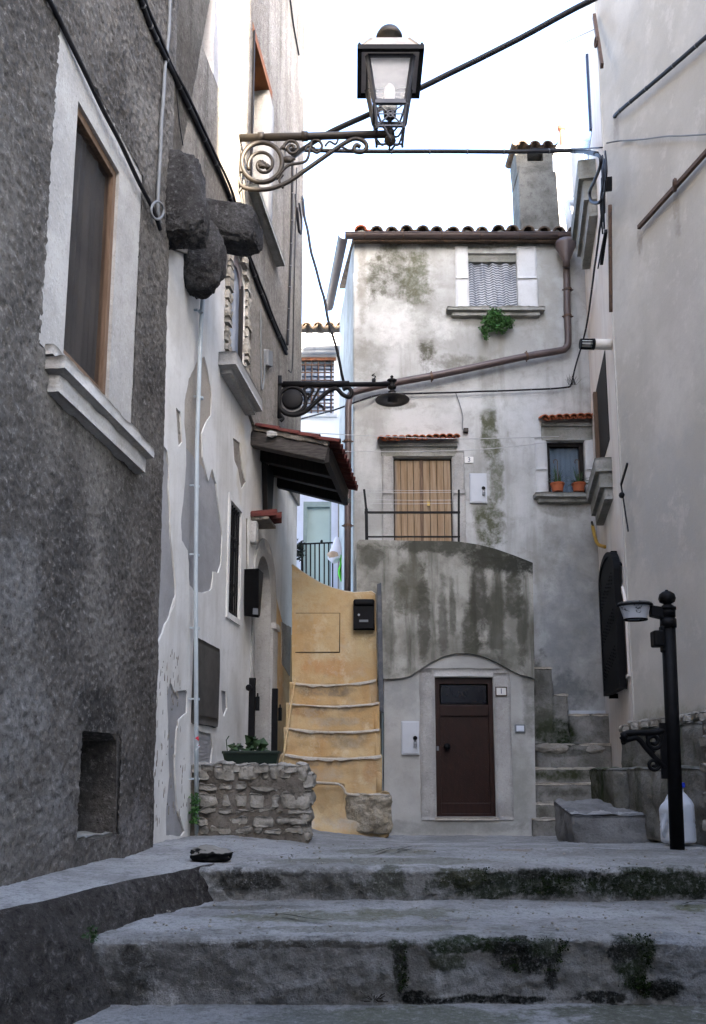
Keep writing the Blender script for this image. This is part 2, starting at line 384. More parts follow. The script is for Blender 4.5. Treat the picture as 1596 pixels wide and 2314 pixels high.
M['yellow'] = plaster('ochre painted plaster', (.45, .30, .14), (.49, .375, .215), 1.8, .15, 60, .45, .01, mott=.5, dark=(.26, .195, .125), streak=((.42, .21, .075), .35), spot=(7, (.42, .37, .29), .4), fleck=(4.5, (.42, .285, .14), (.54, .45, .31), .55),
    stains=[stainF(PF, u, v, a, b, c, s) for u, v, a, b, c, s in ((750, 1510, 80, 22, (.44, .20, .07), .55), (720, 1330, 40, 40, (.46, .34, .17), .6), (690, 1400, 20, 40, (.36, .27, .15), .5), (825, 1450, 30, 50, (.45, .36, .20), .6),
        (745, 1562, 80, 16, (.16, .135, .105), .75), (700, 1612, 50, 14, (.27, .16, .08), .7), (770, 1604, 80, 10, (.17, .14, .11), .75), (760, 1634, 60, 12, (.36, .32, .26), .7), (740, 1662, 90, 12, (.19, .155, .11), .75), (780, 1680, 40, 18, (.25, .21, .15), .65), (735, 1722, 90, 12, (.20, .165, .12), .75), (735, 1750, 60, 16, (.36, .31, .24), .6), (835, 1740, 20, 28, (.40, .21, .10), .6), (690, 1840, 24, 24, (.5, .48, .45), .8), (790, 1850, 70, 18, (.42, .39, .34), .7), (720, 1800, 40, 20, (.36, .25, .13), .6), (845, 1560, 14, 30, (.42, .36, .27), .6), (700, 1350, 40, 60, (.48, .40, .26), .6), (810, 1500, 40, 40, (.42, .33, .2), .5))])
M['nose'] = plaster('worn white step edge', (.50, .46, .40), (.42, .37, .30), 7, .3, 60, .6, .008, mott=.5, dark=(.22, .185, .14), fleck=(14, (.28, .235, .175), (.60, .58, .54), .45))
M['rightw'] = plaster('smooth beige grey render', (.43, .405, .365), (.52, .495, .455), 1.1, .12, 80, .35, .006, mott=.3, dark=(.36, .34, .315), fleck=(3.2, (.43, .405, .37), (.58, .55, .51), .5), streak=((.42, .395, .375), .3),
    stains=[stainF(RB, 1500, 1150, 90, 190, (.40, .40, .40), .5), stainF(RB, 1480, 420, 40, 120, (.40, .37, .34), .45), stainF(RB, 1540, 700, 60, 160, (.46, .43, .405), .4), stainF(RB, 1470, 1600, 40, 90, (.40, .40, .35), .4), stainF(RB, 1530, 480, 10, 70, (.26, .235, .205), .6), stainF(RB, 1446, 545, 8, 40, (.24, .21, .18), .6), stainF(RB, 1392, 300, 8, 40, (.30, .27, .25), .6), stainF(RB, 1420, 1100, 12, 260, (.36, .35, .33), .5), stainF(RB, 1570, 1480, 60, 120, (.40, .40, .39), .5), stainF(RB, 1520, 1620, 90, 26, (.25, .245, .19), .7), stainF(RB, 1500, 900, 60, 80, (.58, .55, .51), .5)])
M['rightn'] = plaster('pinkish plaster with painted sky light', (.74, .67, .61), (.80, .76, .72), 1.2, .08, 60, .25, .005, streak=((.52, .46, .42), .4), mott=.1)  # paler than the broad wall: stronger sky light put into the colour
tread_st = [(OnZ(u, v, -.167), (1/a, 1/b, 1/.03), c, st) for u, v, a, b, c, st in ((700, 2070, .5, .16, (.14, .145, .095), .75), (980, 2060, .42, .14, (.15, .15, .105), .75), (820, 2095, .6, .08, (.13, .13, .10), .6), (1250, 2060, .55, .2, (.44, .45, .46), .6), (400, 2085, .3, .2, (.42, .43, .44), .65), (1420, 2090, .3, .1, (.30, .31, .29), .4), (1560, 2050, .12, .1, (.10, .11, .05), .8), (560, 2050, .3, .08, (.10, .10, .08), .6))]
def conc(name, stains, k=1.0):
    return plaster(name, dim((.235, .235, .23), k), dim((.36, .362, .362), k), 1.7, .5, 70, 1.0, .014, mott=.55, dark=dim((.07, .072, .062), k), fleck=(34, dim((.075, .076, .07), k), dim((.36, .365, .37), k), .5), stains=stains, spot=(90, (.34, .34, .34), .18), wsc=6.5, wam=2.7, clump=(26, .35, .50, .6), edge=.72)
def mossy(zc, spots):  # riser marks: moss, dirt, and riser shade put into the colour
    out = []
    for u, v, Y, a, b, c, s in spots:
        P = At(u, v, Y); m = mpp(P); out.append((P, (1/(a*m), 1/.16, 1/(b*m)), c, s))
    return out
M['step'] = conc('worn concrete step', tread_st+mossy(0, [(800, 2195, 3.75, 1100, 75, (.165, .163, .157), .7), (1060, 2210, 3.75, 110, 36, (.31, .315, .32), .8), (1330, 2190, 3.75, 50, 70, (.25, .255, .25), .7), (1550, 2200, 3.75, 70, 80, (.25, .265, .285), .75), (500, 2190, 3.75, 260, 60, (.15, .148, .142), .6), (300, 2230, 3.75, 70, 80, (.05, .048, .044), .8), (600, 2255, 3.75, 220, 20, (.21, .215, .22), .5),  # first wide riser mark: riser shade put into the colour
    (700, 2135, 3.75, 240, 9, (.05, .046, .036), .8), (1090, 2138, 3.75, 190, 20, MOSS, 1.), (1190, 2165, 3.75, 95, 44, BLK, 1.), (1240, 2140, 3.75, 50, 30, MOSS, .9), (905, 2200, 3.75, 20, 56, (.02, .02, .014), .95), (940, 2255, 3.75, 40, 18, BLK, 1.), (1130, 2264, 3.75, 230, 11, BLK, 1.), (1250, 2215, 3.75, 22, 46, BLK, .95), (1010, 2175, 3.75, 50, 20, (.03, .04, .014), .8),  # foot line and crevice: undercut shade put into colour, beside moss
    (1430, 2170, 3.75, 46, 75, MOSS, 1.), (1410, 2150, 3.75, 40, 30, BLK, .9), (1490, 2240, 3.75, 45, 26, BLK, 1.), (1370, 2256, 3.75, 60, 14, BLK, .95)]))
M['land'] = conc('pale worn paving', [(OnZ(u, v, 0), (1/a, 1/b, 1/.03), c, st) for u, v, a, b, c, st in ((900, 1945, .8, .2, (.16, .16, .12), .65), (620, 1915, .4, .7, (.42, .425, .43), .6), (380, 1950, .35, .5, (.42, .42, .41), .7), (880, 1922, .35, .25, (.15, .145, .10), .7), (1150, 1930, .3, .5, (.40, .405, .41), .5), (1400, 1925, .5, .3, (.22, .215, .20), .6), (760, 1900, .5, .5, (.20, .20, .18), .5), (1160, 1918, .12, .1, (.26, .19, .12), .6))]+
    mossy(0, [(900, 2000, 4.77, 1100, 40, (.15, .15, .14), .65), (1150, 2000, 4.77, 190, 34, MOSS, .92), (1480, 1998, 4.77, 170, 36, MOSS, .97), (1040, 1985, 4.77, 60, 26, (.04, .045, .02), .8), (560, 1990, 4.77, 70, 28, (.03, .03, .026), .9), (880, 1990, 4.77, 40, 40, (.06, .065, .04), .7), (740, 2010, 4.77, 90, 22, (.07, .07, .06), .6), (1250, 1975, 4.77, 120, 12, BLK, .7)]), 1.12)  # first mark darkens the whole riser: shade put into the colour
M['street'] = conc('wet looking street cement', [(OnZ(900, 2300, -.43), (1/.5, 1/.2, 0), (.06, .07, .03), .7), (OnZ(1480, 2300, -.43), (1/.35, 1/.3, 0), (.05, .055, .025), .8), (OnZ(500, 2300, -.43), (1/.5, 1/.3, 0), (.17, .18, .19), .4)], .95)
M['ledge'] = plaster('dark roughcast kerb', (.055, .049, .044), (.085, .079, .073), 1.4, .5, 60, 1.0, .03, mott=.5, dark=(.02, .018, .016), fleck=(26, (.012, .011, .010), (.17, .16, .15), .8))
M['block'] = plaster('damp concrete block', (.13, .13, .13), (.20, .20, .197), 2.6, .4, 50, .8, .012, mott=.5, dark=(.05, .05, .045))
M['blockm'] = plaster('mossy concrete block', (.115, .112, .10), (.20, .192, .175), 3, .45, 50, .9, .014, mott=.5, dark=(.04, .045, .02), streak=((.03, .038, .012), .85), stains=[(At(1345, 1790, 8.2), (1/.5, 1/.8, 1/.35), (.022, .032, .008), .95), (At(1400, 1800, 7.5), (1/.12, 1/.4, 1/.3), (.13, .12, .10), .5)])
M['stairg'] = plaster('grey steps with moss', (.15, .145, .13), (.26, .25, .23), 3, .4, 50, .8, .012, mott=.5, dark=(.06, .07, .03), stains=[stainF(PF, 1280, 1655, 60, 40, MOSS, 1.), stainF(PF, 1270, 1752, 80, 14, (.035, .042, .016), .95), stainF(PF, 1290, 1792, 60, 14, (.06, .06, .045), .8), stainF(PF, 1225, 1835, 20, 16, (.06, .06, .045), .7), stainF(PF, 1300, 1700, 80, 10, (.06, .06, .045), .7), stainF(PF, 1230, 1540, 30, 40, (.06, .06, .045), .7), stainF(PF, 1250, 1620, 30, 50, (.06, .065, .04), .6), stainF(PF, 1350, 1640, 26, 20, (.36, .35, .33), .5)])
M['iron'] = metal('black wrought iron', (.005, .005, .006), (.009, .008, .0075), .6, 25, .15, 0, .15)
M['ironb'] = metal('sun faded bronze iron', (.022, .017, .013), (.013, .011, .0095), .55, 20)
M['black'] = metal('black painted metal', (.003, .003, .0036), (.005, .005, .006), .6, 14, .08, 0, .12)
M['rust'] = metal('rusty iron', (.10, .06, .042), (.05, .036, .03), .85, 30, .4, .1)
M['gutter'] = metal('brown painted gutter', (.085, .062, .058), (.065, .048, .046), .45, 6, .05, .1)
M['gutterg'] = metal('grey metal gutter', (.33, .34, .36), (.26, .27, .29), .45, 6, .05, .2)
M['pipe'] = plain('pale blue grey pipe', (.42, .47, .50), .5, .3, .2)
M['cable'] = plain('black cable', (.010, .010, .013), .6, .25, .2)
M['cableg'] = plain('grey cable', (.16, .17, .18), .6, .25, .2)
M['tie'] = plain('pale cord', (.42, .42, .42), .6)
M['strap'] = plain('grey cable strap', (.10, .10, .105), .6)
M['woodold'] = wood('weathered pine planks', (.22, .145, .082), (.30, .22, .145), (13, 13, .8), .8, .6, (.12, .115, .11))
M['woodframe'] = wood('brown window frame', (.105, .064, .040), (.15, .098, .064), (20, 20, 2))
M['woodbeam'] = wood('grey weathered beam', (.035, .030, .027), (.07, .062, .056), (2, 30, 30), .85, .5)
M['wooddark'] = wood('dark timber', (.008, .006, .005), (.015, .011, .009), (20, 20, 2), .7)
M['doorb'] = wood('brown varnished door', (.016, .0062, .0042), (.024, .009, .006), (14, 14, 3), .42, .15)
M['orange'] = plain('orange brown lintel', (.24, .09, .035), .85, .2, .6, 4)
M['tile'] = plaster('old terracotta tile', (.30, .115, .06), (.17, .085, .055), 7, .4, 60, .6, .008, mott=.55, dark=(.03, .026, .022))
M['tiled'] = plaster('dark lichen covered tile', (.060, .042, .032), (.115, .085, .062), 8, .5, 60, .7, .008, mott=.6, dark=(.016, .015, .013), spot=(14, (.21, .14, .09), .35))
M['tiler'] = plaster('dull red tile', (.105, .030, .024), (.07, .026, .022), 6, .3, 60, .5, .006, mott=.5, dark=(.035, .02, .017))
M['tileo'] = plaster('bright terracotta tile', (.42, .13, .06), (.33, .105, .05), 6, .15, 60, .4, .005, mott=.3, dark=(.18, .06, .03))
M['metal_box'] = plain('grey painted meter door', (.46, .48, .51), .5, .3, .12, 6)
M['hatch'] = plaster('rusty dark steel sheet', (.055, .052, .048), (.085, .08, .073), 3, .3, 40, .3, .004, .7, mott=.45, dark=(.03, .027, .024))
M['whitep'] = plain('white plastic', (.62, .66, .72), .4, .4, .08)
M['blue'] = plain('blue plastic cap', (.02, .05, .50), .4, .4, .1)
M['ceramic'] = plain('white ceramic', (.62, .61, .58), .3, .5, .1)
M['ink'] = plain('dark numeral', (.05, .06, .11), .5)
M['redp'] = plain('red tape', (.50, .03, .05), .5)
M['soil'] = plain('dry soil', (.03, .024, .018), 1)
M['leaf'] = plain('fresh green leaf', (.045, .125, .028), .5, .3, .6, 30)
M['leafd'] = plain('dark green leaf', (.03, .06, .022), .5, .3, .6, 30)
M['blade'] = plain('long green blade', (.05, .095, .04), .5, .3, .5, 30)
M['pot'] = plain('terracotta pot', (.40, .115, .05), .7, .2, .3)
M['planter'] = plain('dark green plastic', (.010, .020, .014), .45, .3, .3)
M['bag'] = plain('white translucent bag', (.62, .60, .66), .45, .3, .15)
M['bread'] = plain('beige bread seen through bag', (.48, .34, .24), .6, .3, .3)
M['lime'] = plain('lime green cloth', (.12, .58, .06), .7, .2, .4, 12)
M['yellowp'] = plain('yellow gas pipe', (.42, .25, .03), .5, .3, .3)
M['curtain'] = plain('dark curtain', (.095, .086, .08), .8, .1, .5, 3)
M['bulb'] = plain('milky bulb glass', (.74, .68, .60), .3, .5, .05)
M['void'] = plain('painted interior shade', (.008, .008, .009), .9, .1)  # shade inside the openings put into a near-black colour
M['glass'] = glass('clear window glass', (.85, .9, .95), .8)
def dusty():
    m = glass('dusty lantern glass', (.93, .95, 1.), .62); t = m.node_tree; b = t.nodes['Principled BSDF']; b.inputs['Base Color'].default_value = (.50, .50, .52, 1); b.inputs['Roughness'].default_value = .25
    return m
M['lglass'] = dusty()
M['dglass'] = metal('dark reflecting glass', (.010, .010, .013), (.014, .014, .018), .12, 3, .0, 0)
M['skyglass'] = metal('glass with painted sky reflection', (.22, .26, .33), (.30, .36, .44), .12, 3, 0, .1)  # sky reflection put into the pale blue base colour
M['lace'] = plain('white net curtain', (.50, .54, .56), .9, .1, .15, 5)
M['greend'] = plain('pale green door leaf', (.36, .45, .43), .5, .3, .15, 2)
M['bgwhite'] = plaster('bright white house paint', (.78, .78, .77), (.72, .73, .73), 1, .04, 60, .2, .004, mott=.08, dark=(.5, .5, .5))
M['bgblue'] = plain('bluish white paint', (.58, .60, .70), .8, .2, .2, 3)
def chain_mat():
    N = NT('beaded strip curtain', .6, .3)
    sx = N.t.nodes.new('ShaderNodeSeparateXYZ'); N.put(sx.inputs[0], N.P)
    zz = N.math('ADD', N.mul(sx.outputs[2], 190.), N.mul(N.math('SINE', N.mul(sx.outputs[0], 70.)), 1.1))
    f = N.mapr(N.math('SINE', zz), -.3, .6)
    c = N.mix(N.mapr(N.noise(2.2, 3), .4, .6), (.30, .32, .35), (.46, .48, .50))
    return N.color(N.mix(f, (.09, .10, .12), c))
M['chain'] = chain_mat()
def lattice_mat():
    N = NT('woven wire grid', .8, .2)
    return N.color(N.mix(N.mapr(N.noise(30, 3), .4, .6), (.20, .185, .165), (.34, .32, .29)))
M['wire'] = lattice_mat()

# ================================================================ the setting: paving and steps
def gz(x, y):
    t = min(max((y-5.5)/4, 0), 1); t = t*t*(3-2*t)
    wx = min(max((x+.9)/1.3, .3), 1)
    z = -.17*t*wx+.05*min(max((-x-.3)/.6, 0), 1)*min(max((y-4.9)/1, 0), 1)
    return z
def nz(x, y, z, s): 
    p = Vector((x, y, z))*s
    return mnoise.noise(p)+.5*mnoise.noise(p*2.1)+.25*mnoise.noise(p*4.3)
def slab(name, x0, x1, ye, zb, zt, yback, m, label, far=80, amp=.02, top=None, nose=.024, yfront=None):
    mb = MB(); nx = int((x1-x0)/.0135); NR, NN, NTP = 26, 7, far
    def crust(x, z, k):                       # cement skins broken away in sheets
        n = nz(x, k, z, 1.9)+.35*nz(x, k+4, z, 8)
        return min(max((n-.02)/.06, 0), 1)+.7*min(max((nz(x, k+9, z, 3.3)-.25)/.05, 0), 1)
    def fn(a, b):
        x = x0+(x1-x0)*a; k = int(round(b*(NR+NN+NTP)))
        e = ye+.035*nz(x, 3.1, zt, .9)+.016*nz(x, 0, zt, 5)+.006*nz(x, 2, zt, 21)
        zo = zt if top is None else top(x, e)
        if k <= NR:
            t = k/NR; z = zb+(zo-nose-zb)*t; y = e+.035*(1-t)
            y += amp*nz(x, 0, z*1.6, 4.5)*(.35+.65*math.sin(math.pi*min(t*1.2, 1)))+.35*amp*nz(x, 1, z, 15)+.22*amp*nz(x, 5, z, 38)-.013*crust(x, z, zt)
            return (x, y, z)
        if k <= NR+NN:
            q = (k-NR)/NN*math.pi/2; ch = .016*max(0, nz(x, 7, 0, 5)); f = 1-q/1.6
            return (x, e+nose*(1-math.cos(q))+(ch-.013*crust(x, zo-nose, zt)+.22*amp*nz(x, q, zt, 38))*f, zo-nose+nose*math.sin(q)-ch+.006*nz(x, q, zt, 14)+.003*nz(x, q, zt, 40))
        t = (k-NR-NN)/NTP; y = e+nose+(yback-e-nose)*t**1.4
        z = (zt if top is None else top(x, y))+.007*nz(x, y, 0, 2.2)+.004*nz(x, y, 1, 9)+.0025*nz(x, y, 1, 30)-.005*crust(x*.6, y*.8, 30+zt)
        return (x, y, z)
    mb.grid(fn, nx, NR+NN+NTP)
    return tag(mb.build(name, m, smooth=True), label, 'paving', kind='structure')
mb = MB(); mb.grid(lambda a, b: (-2.6+6.4*a, -6+9.86*b, -.43+.006*nz(-2.6+6.4*a, -6+9.86*b, 0, 1.8)+.004*nz(a*6, b*10, 0, 9)), 130, 200)
tag(mb.build('street', M['street'], smooth=True), 'lowest cement level of the alley in front of the broad steps', 'street', kind='structure')
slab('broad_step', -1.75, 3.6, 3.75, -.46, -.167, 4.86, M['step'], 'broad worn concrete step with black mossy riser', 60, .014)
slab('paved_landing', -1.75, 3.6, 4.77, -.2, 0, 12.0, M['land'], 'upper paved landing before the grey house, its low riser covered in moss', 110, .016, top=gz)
mb = MB(); mb.grid(lambda a, b: (-60+120*a, -60+160*b, -.62), 2, 2)
tag(mb.build('ground', M['street']), 'ground under the old town', 'ground', kind='structure')
# raised kerb along the roughcast house
TOPL = [(-1.62, 1.6), (-1.5, 2.5), (-1.33, 3.1), (-1.18, 3.6), (-1.02, 4.22), (-.80, 4.77), (-.74, 4.98)]
BOTL = [(-1.5, 1.6), (-1.33, 2.5), (-1.13, 3.1), (-1.0, 3.6), (-.90, 4.2), (-.70, 4.77), (-.68, 4.98)]
def interp(T, y):
    for (xa, ya), (xb, yb) in zip(T, T[1:]):
        if y <= yb: return xa+(xb-xa)*(y-ya)/(yb-ya)
    return T[-1][0]
def ledge(a, b):
    y = 1.62+3.32*a; k = b*34; xt = interp(TOPL, y); xb = interp(BOTL, y); xw = -1.96+.12*y
    if k <= 10:
        t = k/10; x = xw+(xt-xw)*t; return (x, y, .004+.03*(1-t)+.006*nz(x, y, 0, 4))
    t = (k-10)/24; z = -.50*t; x = xt+(xb-xt)*t**.8+.02*math.sin(min(t*8, 1.57))
    d = .018*nz(x, y, z, 7)+.014*nz(x, y, z, 19)
    return (x+d, y, z+.006)
mb = MB(); mb.grid(ledge, 130, 34); mb.m = [0 if (i % 34) > 9 else 1 for i in range(len(mb.m))]
tag(mb.build('raised_kerb', [M['ledge'], M['land']], smooth=True), 'dark rough kerb beside the steps under the roughcast house', 'kerb', kind='structure')
# cracks worn into the paving (thin dark grooves lying on the surface)
def crack(name, pts, z, wdt, m, parentless_label):
    mb = MB(); P = smooth([OnZ(u, v, z) for u, v in pts], 5)
    vs = []; 
    for i, p in enumerate(P):
        t = (P[min(i+1, len(P)-1)]-P[max(i-1, 0)]).normalized(); x = Vector((-t.y, t.x, 0)); q = wdt*(.5+.8*abs(mnoise.noise(p*9)))*math.sin(math.pi*min(max((i+.6)/len(P), .05), .95))
        j = .012*mnoise.noise(p*14); zz = (gz(p.x, p.y) if z == 0 else z)+.013
        vs += [(p.x+x.x*(q+j), p.y+x.y*(q+j), zz), (p.x-x.x*(q-j), p.y-x.y*(q-j), zz)]
    mb.add(vs, [(2*i, 2*i+1, 2*i+3, 2*i+2) for i in range(len(P)-1)])
    return tag(mb.build(name, m), parentless_label, 'crack', kind='structure')
crk = plain('dirt in a crack', (.03, .03, .024), 1)
crack('paving_crack', [(800, 1936), (850, 1930), (880, 1920), (930, 1915), (900, 1924), (960, 1922)], 0, .016, crk, 'dark crack in the middle of the landing')
crack('paving_crack', [(1290, 1912), (1340, 1920), (1390, 1925), (1450, 1926), (1530, 1928), (1596, 1926)], 0, .012, crk, 'long dark crack in the landing by the iron post')
crack('paving_crack', [(560, 1938), (620, 1940), (655, 1936), (662, 1944)], 0, .010, crk, 'thin crack at the landing edge behind the rock')
crack('paving_crack', [(560, 2068), (640, 2072), (700, 2082), (760, 2086)], -.167, .010, crk, 'thin crack across the broad step')
crack('paving_crack', [(1540, 2050), (1570, 2042), (1600, 2046), (1640, 2044)], -.167, .016, crk, 'mossy crack at the end of the broad step')

# ================================================================ the roughcast house
lh = thing('roughcast_house', 'tall dark roughcast house with a flaking white lower wall along the alley', 'house', (-1.6, 3, 0))
BW = (4.05, 4.61, 2.51, 3.90)                                    # big window opening s0,s1,z0,z1
GR = (7.33, 7.72, 1.81, 2.79)
H_big = rect(*BW)
H_cel = [(4.50, .16), (5.02, .14), (4.97, .66), (4.86, .70), (4.60, .72), (4.49, .68)]
H_grate = rect(*GR)
H_arch = arch(7.13, 7.70, 3.93, 4.75, 5.12)
H_door = arch(8.28, 8.95, .02, 2.20, 2.60)
H_up1 = rect(5.3, 6.52, 6.1, 7.6)
H_up2 = rect(7.66, 8.55, 5.98, 7.74)
END = 10.46
def z2(pts): return [((x/1.995)*.8867, (800+y/1.995)*.8867) for x, y in pts]
def z3(pts): return [((x/1.773)*.8867, (1500+y/1.773)*.8867) for x, y in pts]
def flaked(zs, seed, amp=.011): 
    return ragged(ragged([LW.px(u, v) for u, v in zs], amp, .03, seed), .004, .012, seed+7)
FLAKES = [flaked(z2([(786, 640), (830, 668), (850, 700), (862, 780), (858, 880), (868, 1000), (865, 1060), (875, 1180), (885, 1260), (895, 1400), (890, 1480), (865, 1530)])+z3([(790, 40), (770, 120), (740, 180), (715, 255), (690, 210), (658, 205)])+z2([(745, 1480), (752, 1300), (765, 1000), (772, 800)]), 1),
    flaked(z2([(1000, 250), (1040, 215), (1060, 300), (1078, 400), (1075, 520), (1050, 550), (1028, 610), (1031, 722), (1045, 790), (1060, 850), (1078, 790), (1100, 860), (1115, 1000), (1132, 1120), (1126, 1270), (1110, 1320), (1085, 1310), (1080, 1400), (1040, 1420), (990, 1412), (965, 1380), (955, 1200), (925, 1150), (920, 1060), (940, 880), (948, 742), (945, 640), (938, 560), (940, 440), (962, 330)]), 2),
    flaked(z3([(770, 420), (790, 470), (840, 455), (848, 470), (845, 560), (812, 590), (800, 640), (790, 800), (803, 1000), (835, 1100), (820, 1120), (752, 1112), (750, 1000), (765, 850), (760, 600), (755, 480)]), 3, .007),
    flaked(z3([(885, 640), (955, 655), (962, 720), (955, 785), (885, 785)]), 4),
    flaked([(527, 990), (543, 1000), (548, 1060), (556, 1090), (546, 1105), (538, 1060), (530, 1040)], 5, .008),
    flaked([(556, 1170), (561, 1172), (562, 1290), (557, 1295)], 6, .006), flaked([(398, 920), (408, 930), (412, 1000), (404, 1010)], 7, .006),
    flaked([(500, 1560), (512, 1562), (514, 1600), (506, 1620), (502, 1600)], 8, .006)]
mb = MB()
mb.panel(LW, [(-7, -.7), (END, -.7), (END, 11.2), (-7, 11.2)], [rect(BW[0]-.03, BW[1]+.03, BW[2]-.03, BW[3]+.03), rect(4.4, 5.1, .05, .8), rect(GR[0]-.02, GR[1]+.02, GR[2]-.02, GR[3]+.02), H_arch, arch(8.26, 8.97, .0, 2.21, 2.62), rect(5.27, 6.55, 6.07, 7.63), rect(7.63, 8.58, 5.95, 7.77)]+FLAKES, 0, [0, 0, 0, .03, 0, 0, 0]+[.012]*len(FLAKES))
mb.fbox(LW, END-.04, END, -.7, 11.2, -3, -.002); mb.fbox(LW, -7, END-.05, 10.9, 11.2, -3, -.002)
# flakes lifting along the paint edge
mb.cur = 1; rnd = random.Random(3)
for i in range(150):
    t = rnd.random(); u = 335+rnd.random()**2*90; v = 1480+t*390
    if 300 < u < 425:
        s_, z_ = LW.px(u, v); hh = .01+.05*rnd.random(); ww = .003+.006*rnd.random()
        mb.prism(LW, [(s_, z_), (s_+ww, z_+hh*.3), (s_+ww*.4, z_+hh), (s_-ww*.6, z_+hh*.5)], -.002, .002+.0006*rnd.random())
mb.build('white_wall', [M['white'], M['barec']], lh)
for k, fl in enumerate(FLAKES):
    ss, zz = [p[0] for p in fl], [p[1] for p in fl]; a0_, a1_, b0_, b1_ = min(ss)-.03, max(ss)+.03, min(zz)-.03, max(zz)+.03
    if k == 1:
        zm_ = LW.px(1000/1.995*.8867, (800+735/1.995)*.8867)[1]
        mb = MB(); mb.prism(LW, rect(a0_, a1_, zm_, b1_), -.03, -.0095); mb.build('bare_patch', M['bareb'], lh); b1_ = zm_-.001
    mb = MB(); mb.grid(lambda a, b: LW(a0_+(a1_-a0_)*a, b0_+(b1_-b0_)*b, -.0105+.003*nz(a*3, b*8, k, 2)), 30, 80); mb.build('bare_patch', M['barec'] if k in (4, 5, 6) else M['bare'], lh, smooth=True)
mb = MB()
rough_out = [(-7, -.7), (5.62, -.7)]+[(5.555+.012*mnoise.noise(Vector((z*4, 0, 0)))-.075*min(z/2.6, 1)-.05*max(0, min((z-2.6)/1.4, 1)), z) for z in [i*.12 for i in range(0, 33)]]
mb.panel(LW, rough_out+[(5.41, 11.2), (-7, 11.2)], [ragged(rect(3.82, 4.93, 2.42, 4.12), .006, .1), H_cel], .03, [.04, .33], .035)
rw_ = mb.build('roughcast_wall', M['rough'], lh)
NS_, NZ_ = 190, 640; S0_, S1_, Z0_, Z1_ = 3.2, 5.415, -.55, 6.7
mb = MB(); hole = set()
def edge_s(z): return 5.585+.025*mnoise.noise(Vector((z*3, 0, 0)))+.016*mnoise.noise(Vector((z*11, 3, 0)))+.010*mnoise.noise(Vector((z*31, 5, 0)))-.075*min(max(z, 0)/2.6, 1)-.05*max(0, min((z-2.6)/1.4, 1))+.004
def relief(a, b):
    z = Z0_+(Z1_-Z0_)*b; s_ = S0_+(edge_s(z)-S0_)*a; p = Vector((s_, z, 0))
    h = .55*mnoise.noise(p*14)+.75*mnoise.noise(p*31+Vector((3, 0, 0)))+.45*mnoise.noise(p*62)+.9*mnoise.noise(p*2.1)*.6
    f = min(1, (1-a)*30)
    return LW(s_+.006*mnoise.noise(p*20), z, 0.036+.011*h*f+.006)
mb.grid(relief, NS_, NZ_)
keep = []
for i, f in enumerate(mb.f):
    a, b = (i//NZ_+.5)/NS_, (i % NZ_+.5)/NZ_; z = Z0_+(Z1_-Z0_)*b; s_ = S0_+(edge_s(z)-S0_)*a
    if 3.805 < s_ < 4.945 and 2.43 < z < 4.13: continue
    if 4.49 < s_ < 5.01 and .15 < z < .70: continue
    keep.append(f)
mb.f = keep; mb.m = [0]*len(keep)
mb.build('roughcast_relief', M['rough'], lh, smooth=True)
mb = MB()
zb = [(5.415, 3.96), (6.0, 4.25), (6.6, 4.5), (6.95, 4.72), (7.02, 4.98), (7.2, 5.2), (7.42, 5.26), (7.65, 5.18), (7.82, 4.9), (7.86, 4.4), (7.84, 3.95), (7.9, 3.8), (8.15, 3.74), (END, 3.70)]
up = ragged([(END, 11.2), (5.411, 11.2)], 0, 5)
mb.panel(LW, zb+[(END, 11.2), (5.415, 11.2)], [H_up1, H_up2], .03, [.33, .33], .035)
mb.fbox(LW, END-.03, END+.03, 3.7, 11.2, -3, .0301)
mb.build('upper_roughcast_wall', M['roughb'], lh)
# big window: surround, frame, pane, sill
mb = MB(); mb.panel(LW, ragged(rect(3.80, 4.95, 2.44, 4.14), .008, .08, 2), [H_big], .038, [.14], .04)
mb.build('stone_surround', M['stone'], lh)
wfr = MB(); wfr.prism(LW, rect(BW[0]-.004, BW[1]+.004, BW[2]-.004, BW[3]+.004), -.04, .018, [rect(BW[0]+.04, BW[1]-.035, BW[2]+.045, BW[3]-.045)])
wf = wfr.build('window', M['woodframe'], lh, bevel=.004)
p = MB(); p.grid(lambda a, b: LW(BW[0]+.02+.55*a, BW[2]+.02+1.36*b, -.035+.010*math.sin(a*21+math.sin(b*3))+.006*math.sin(a*47)), 60, 30)
p.build('curtain', M['curtain'], wf, smooth=True)
p = MB(); p.fbox(LW, BW[0]+.03, BW[1]-.03, BW[2]+.035, BW[3]-.035, -.012, -.006); p.build('pane', glass('dusty big window glass', (.85, .85, .85), .93, .45), wf)
s = MB()
s.frock(LW, 3.86, 5.10, 2.405, 2.47, -.02, .085, step=.035, r=.02, amp=.012, sc=7)
s.frock(LW, 3.86, 5.10, 2.33, 2.41, -.02, .150, step=.035, r=.03, amp=.012, sc=7, seed=1)
s.frock(LW, 3.90, 5.07, 2.235, 2.335, -.02, .105, step=.035, r=.02, amp=.012, sc=7, seed=2)
s.build('window_sill', M['stone'], lh, smooth=True)
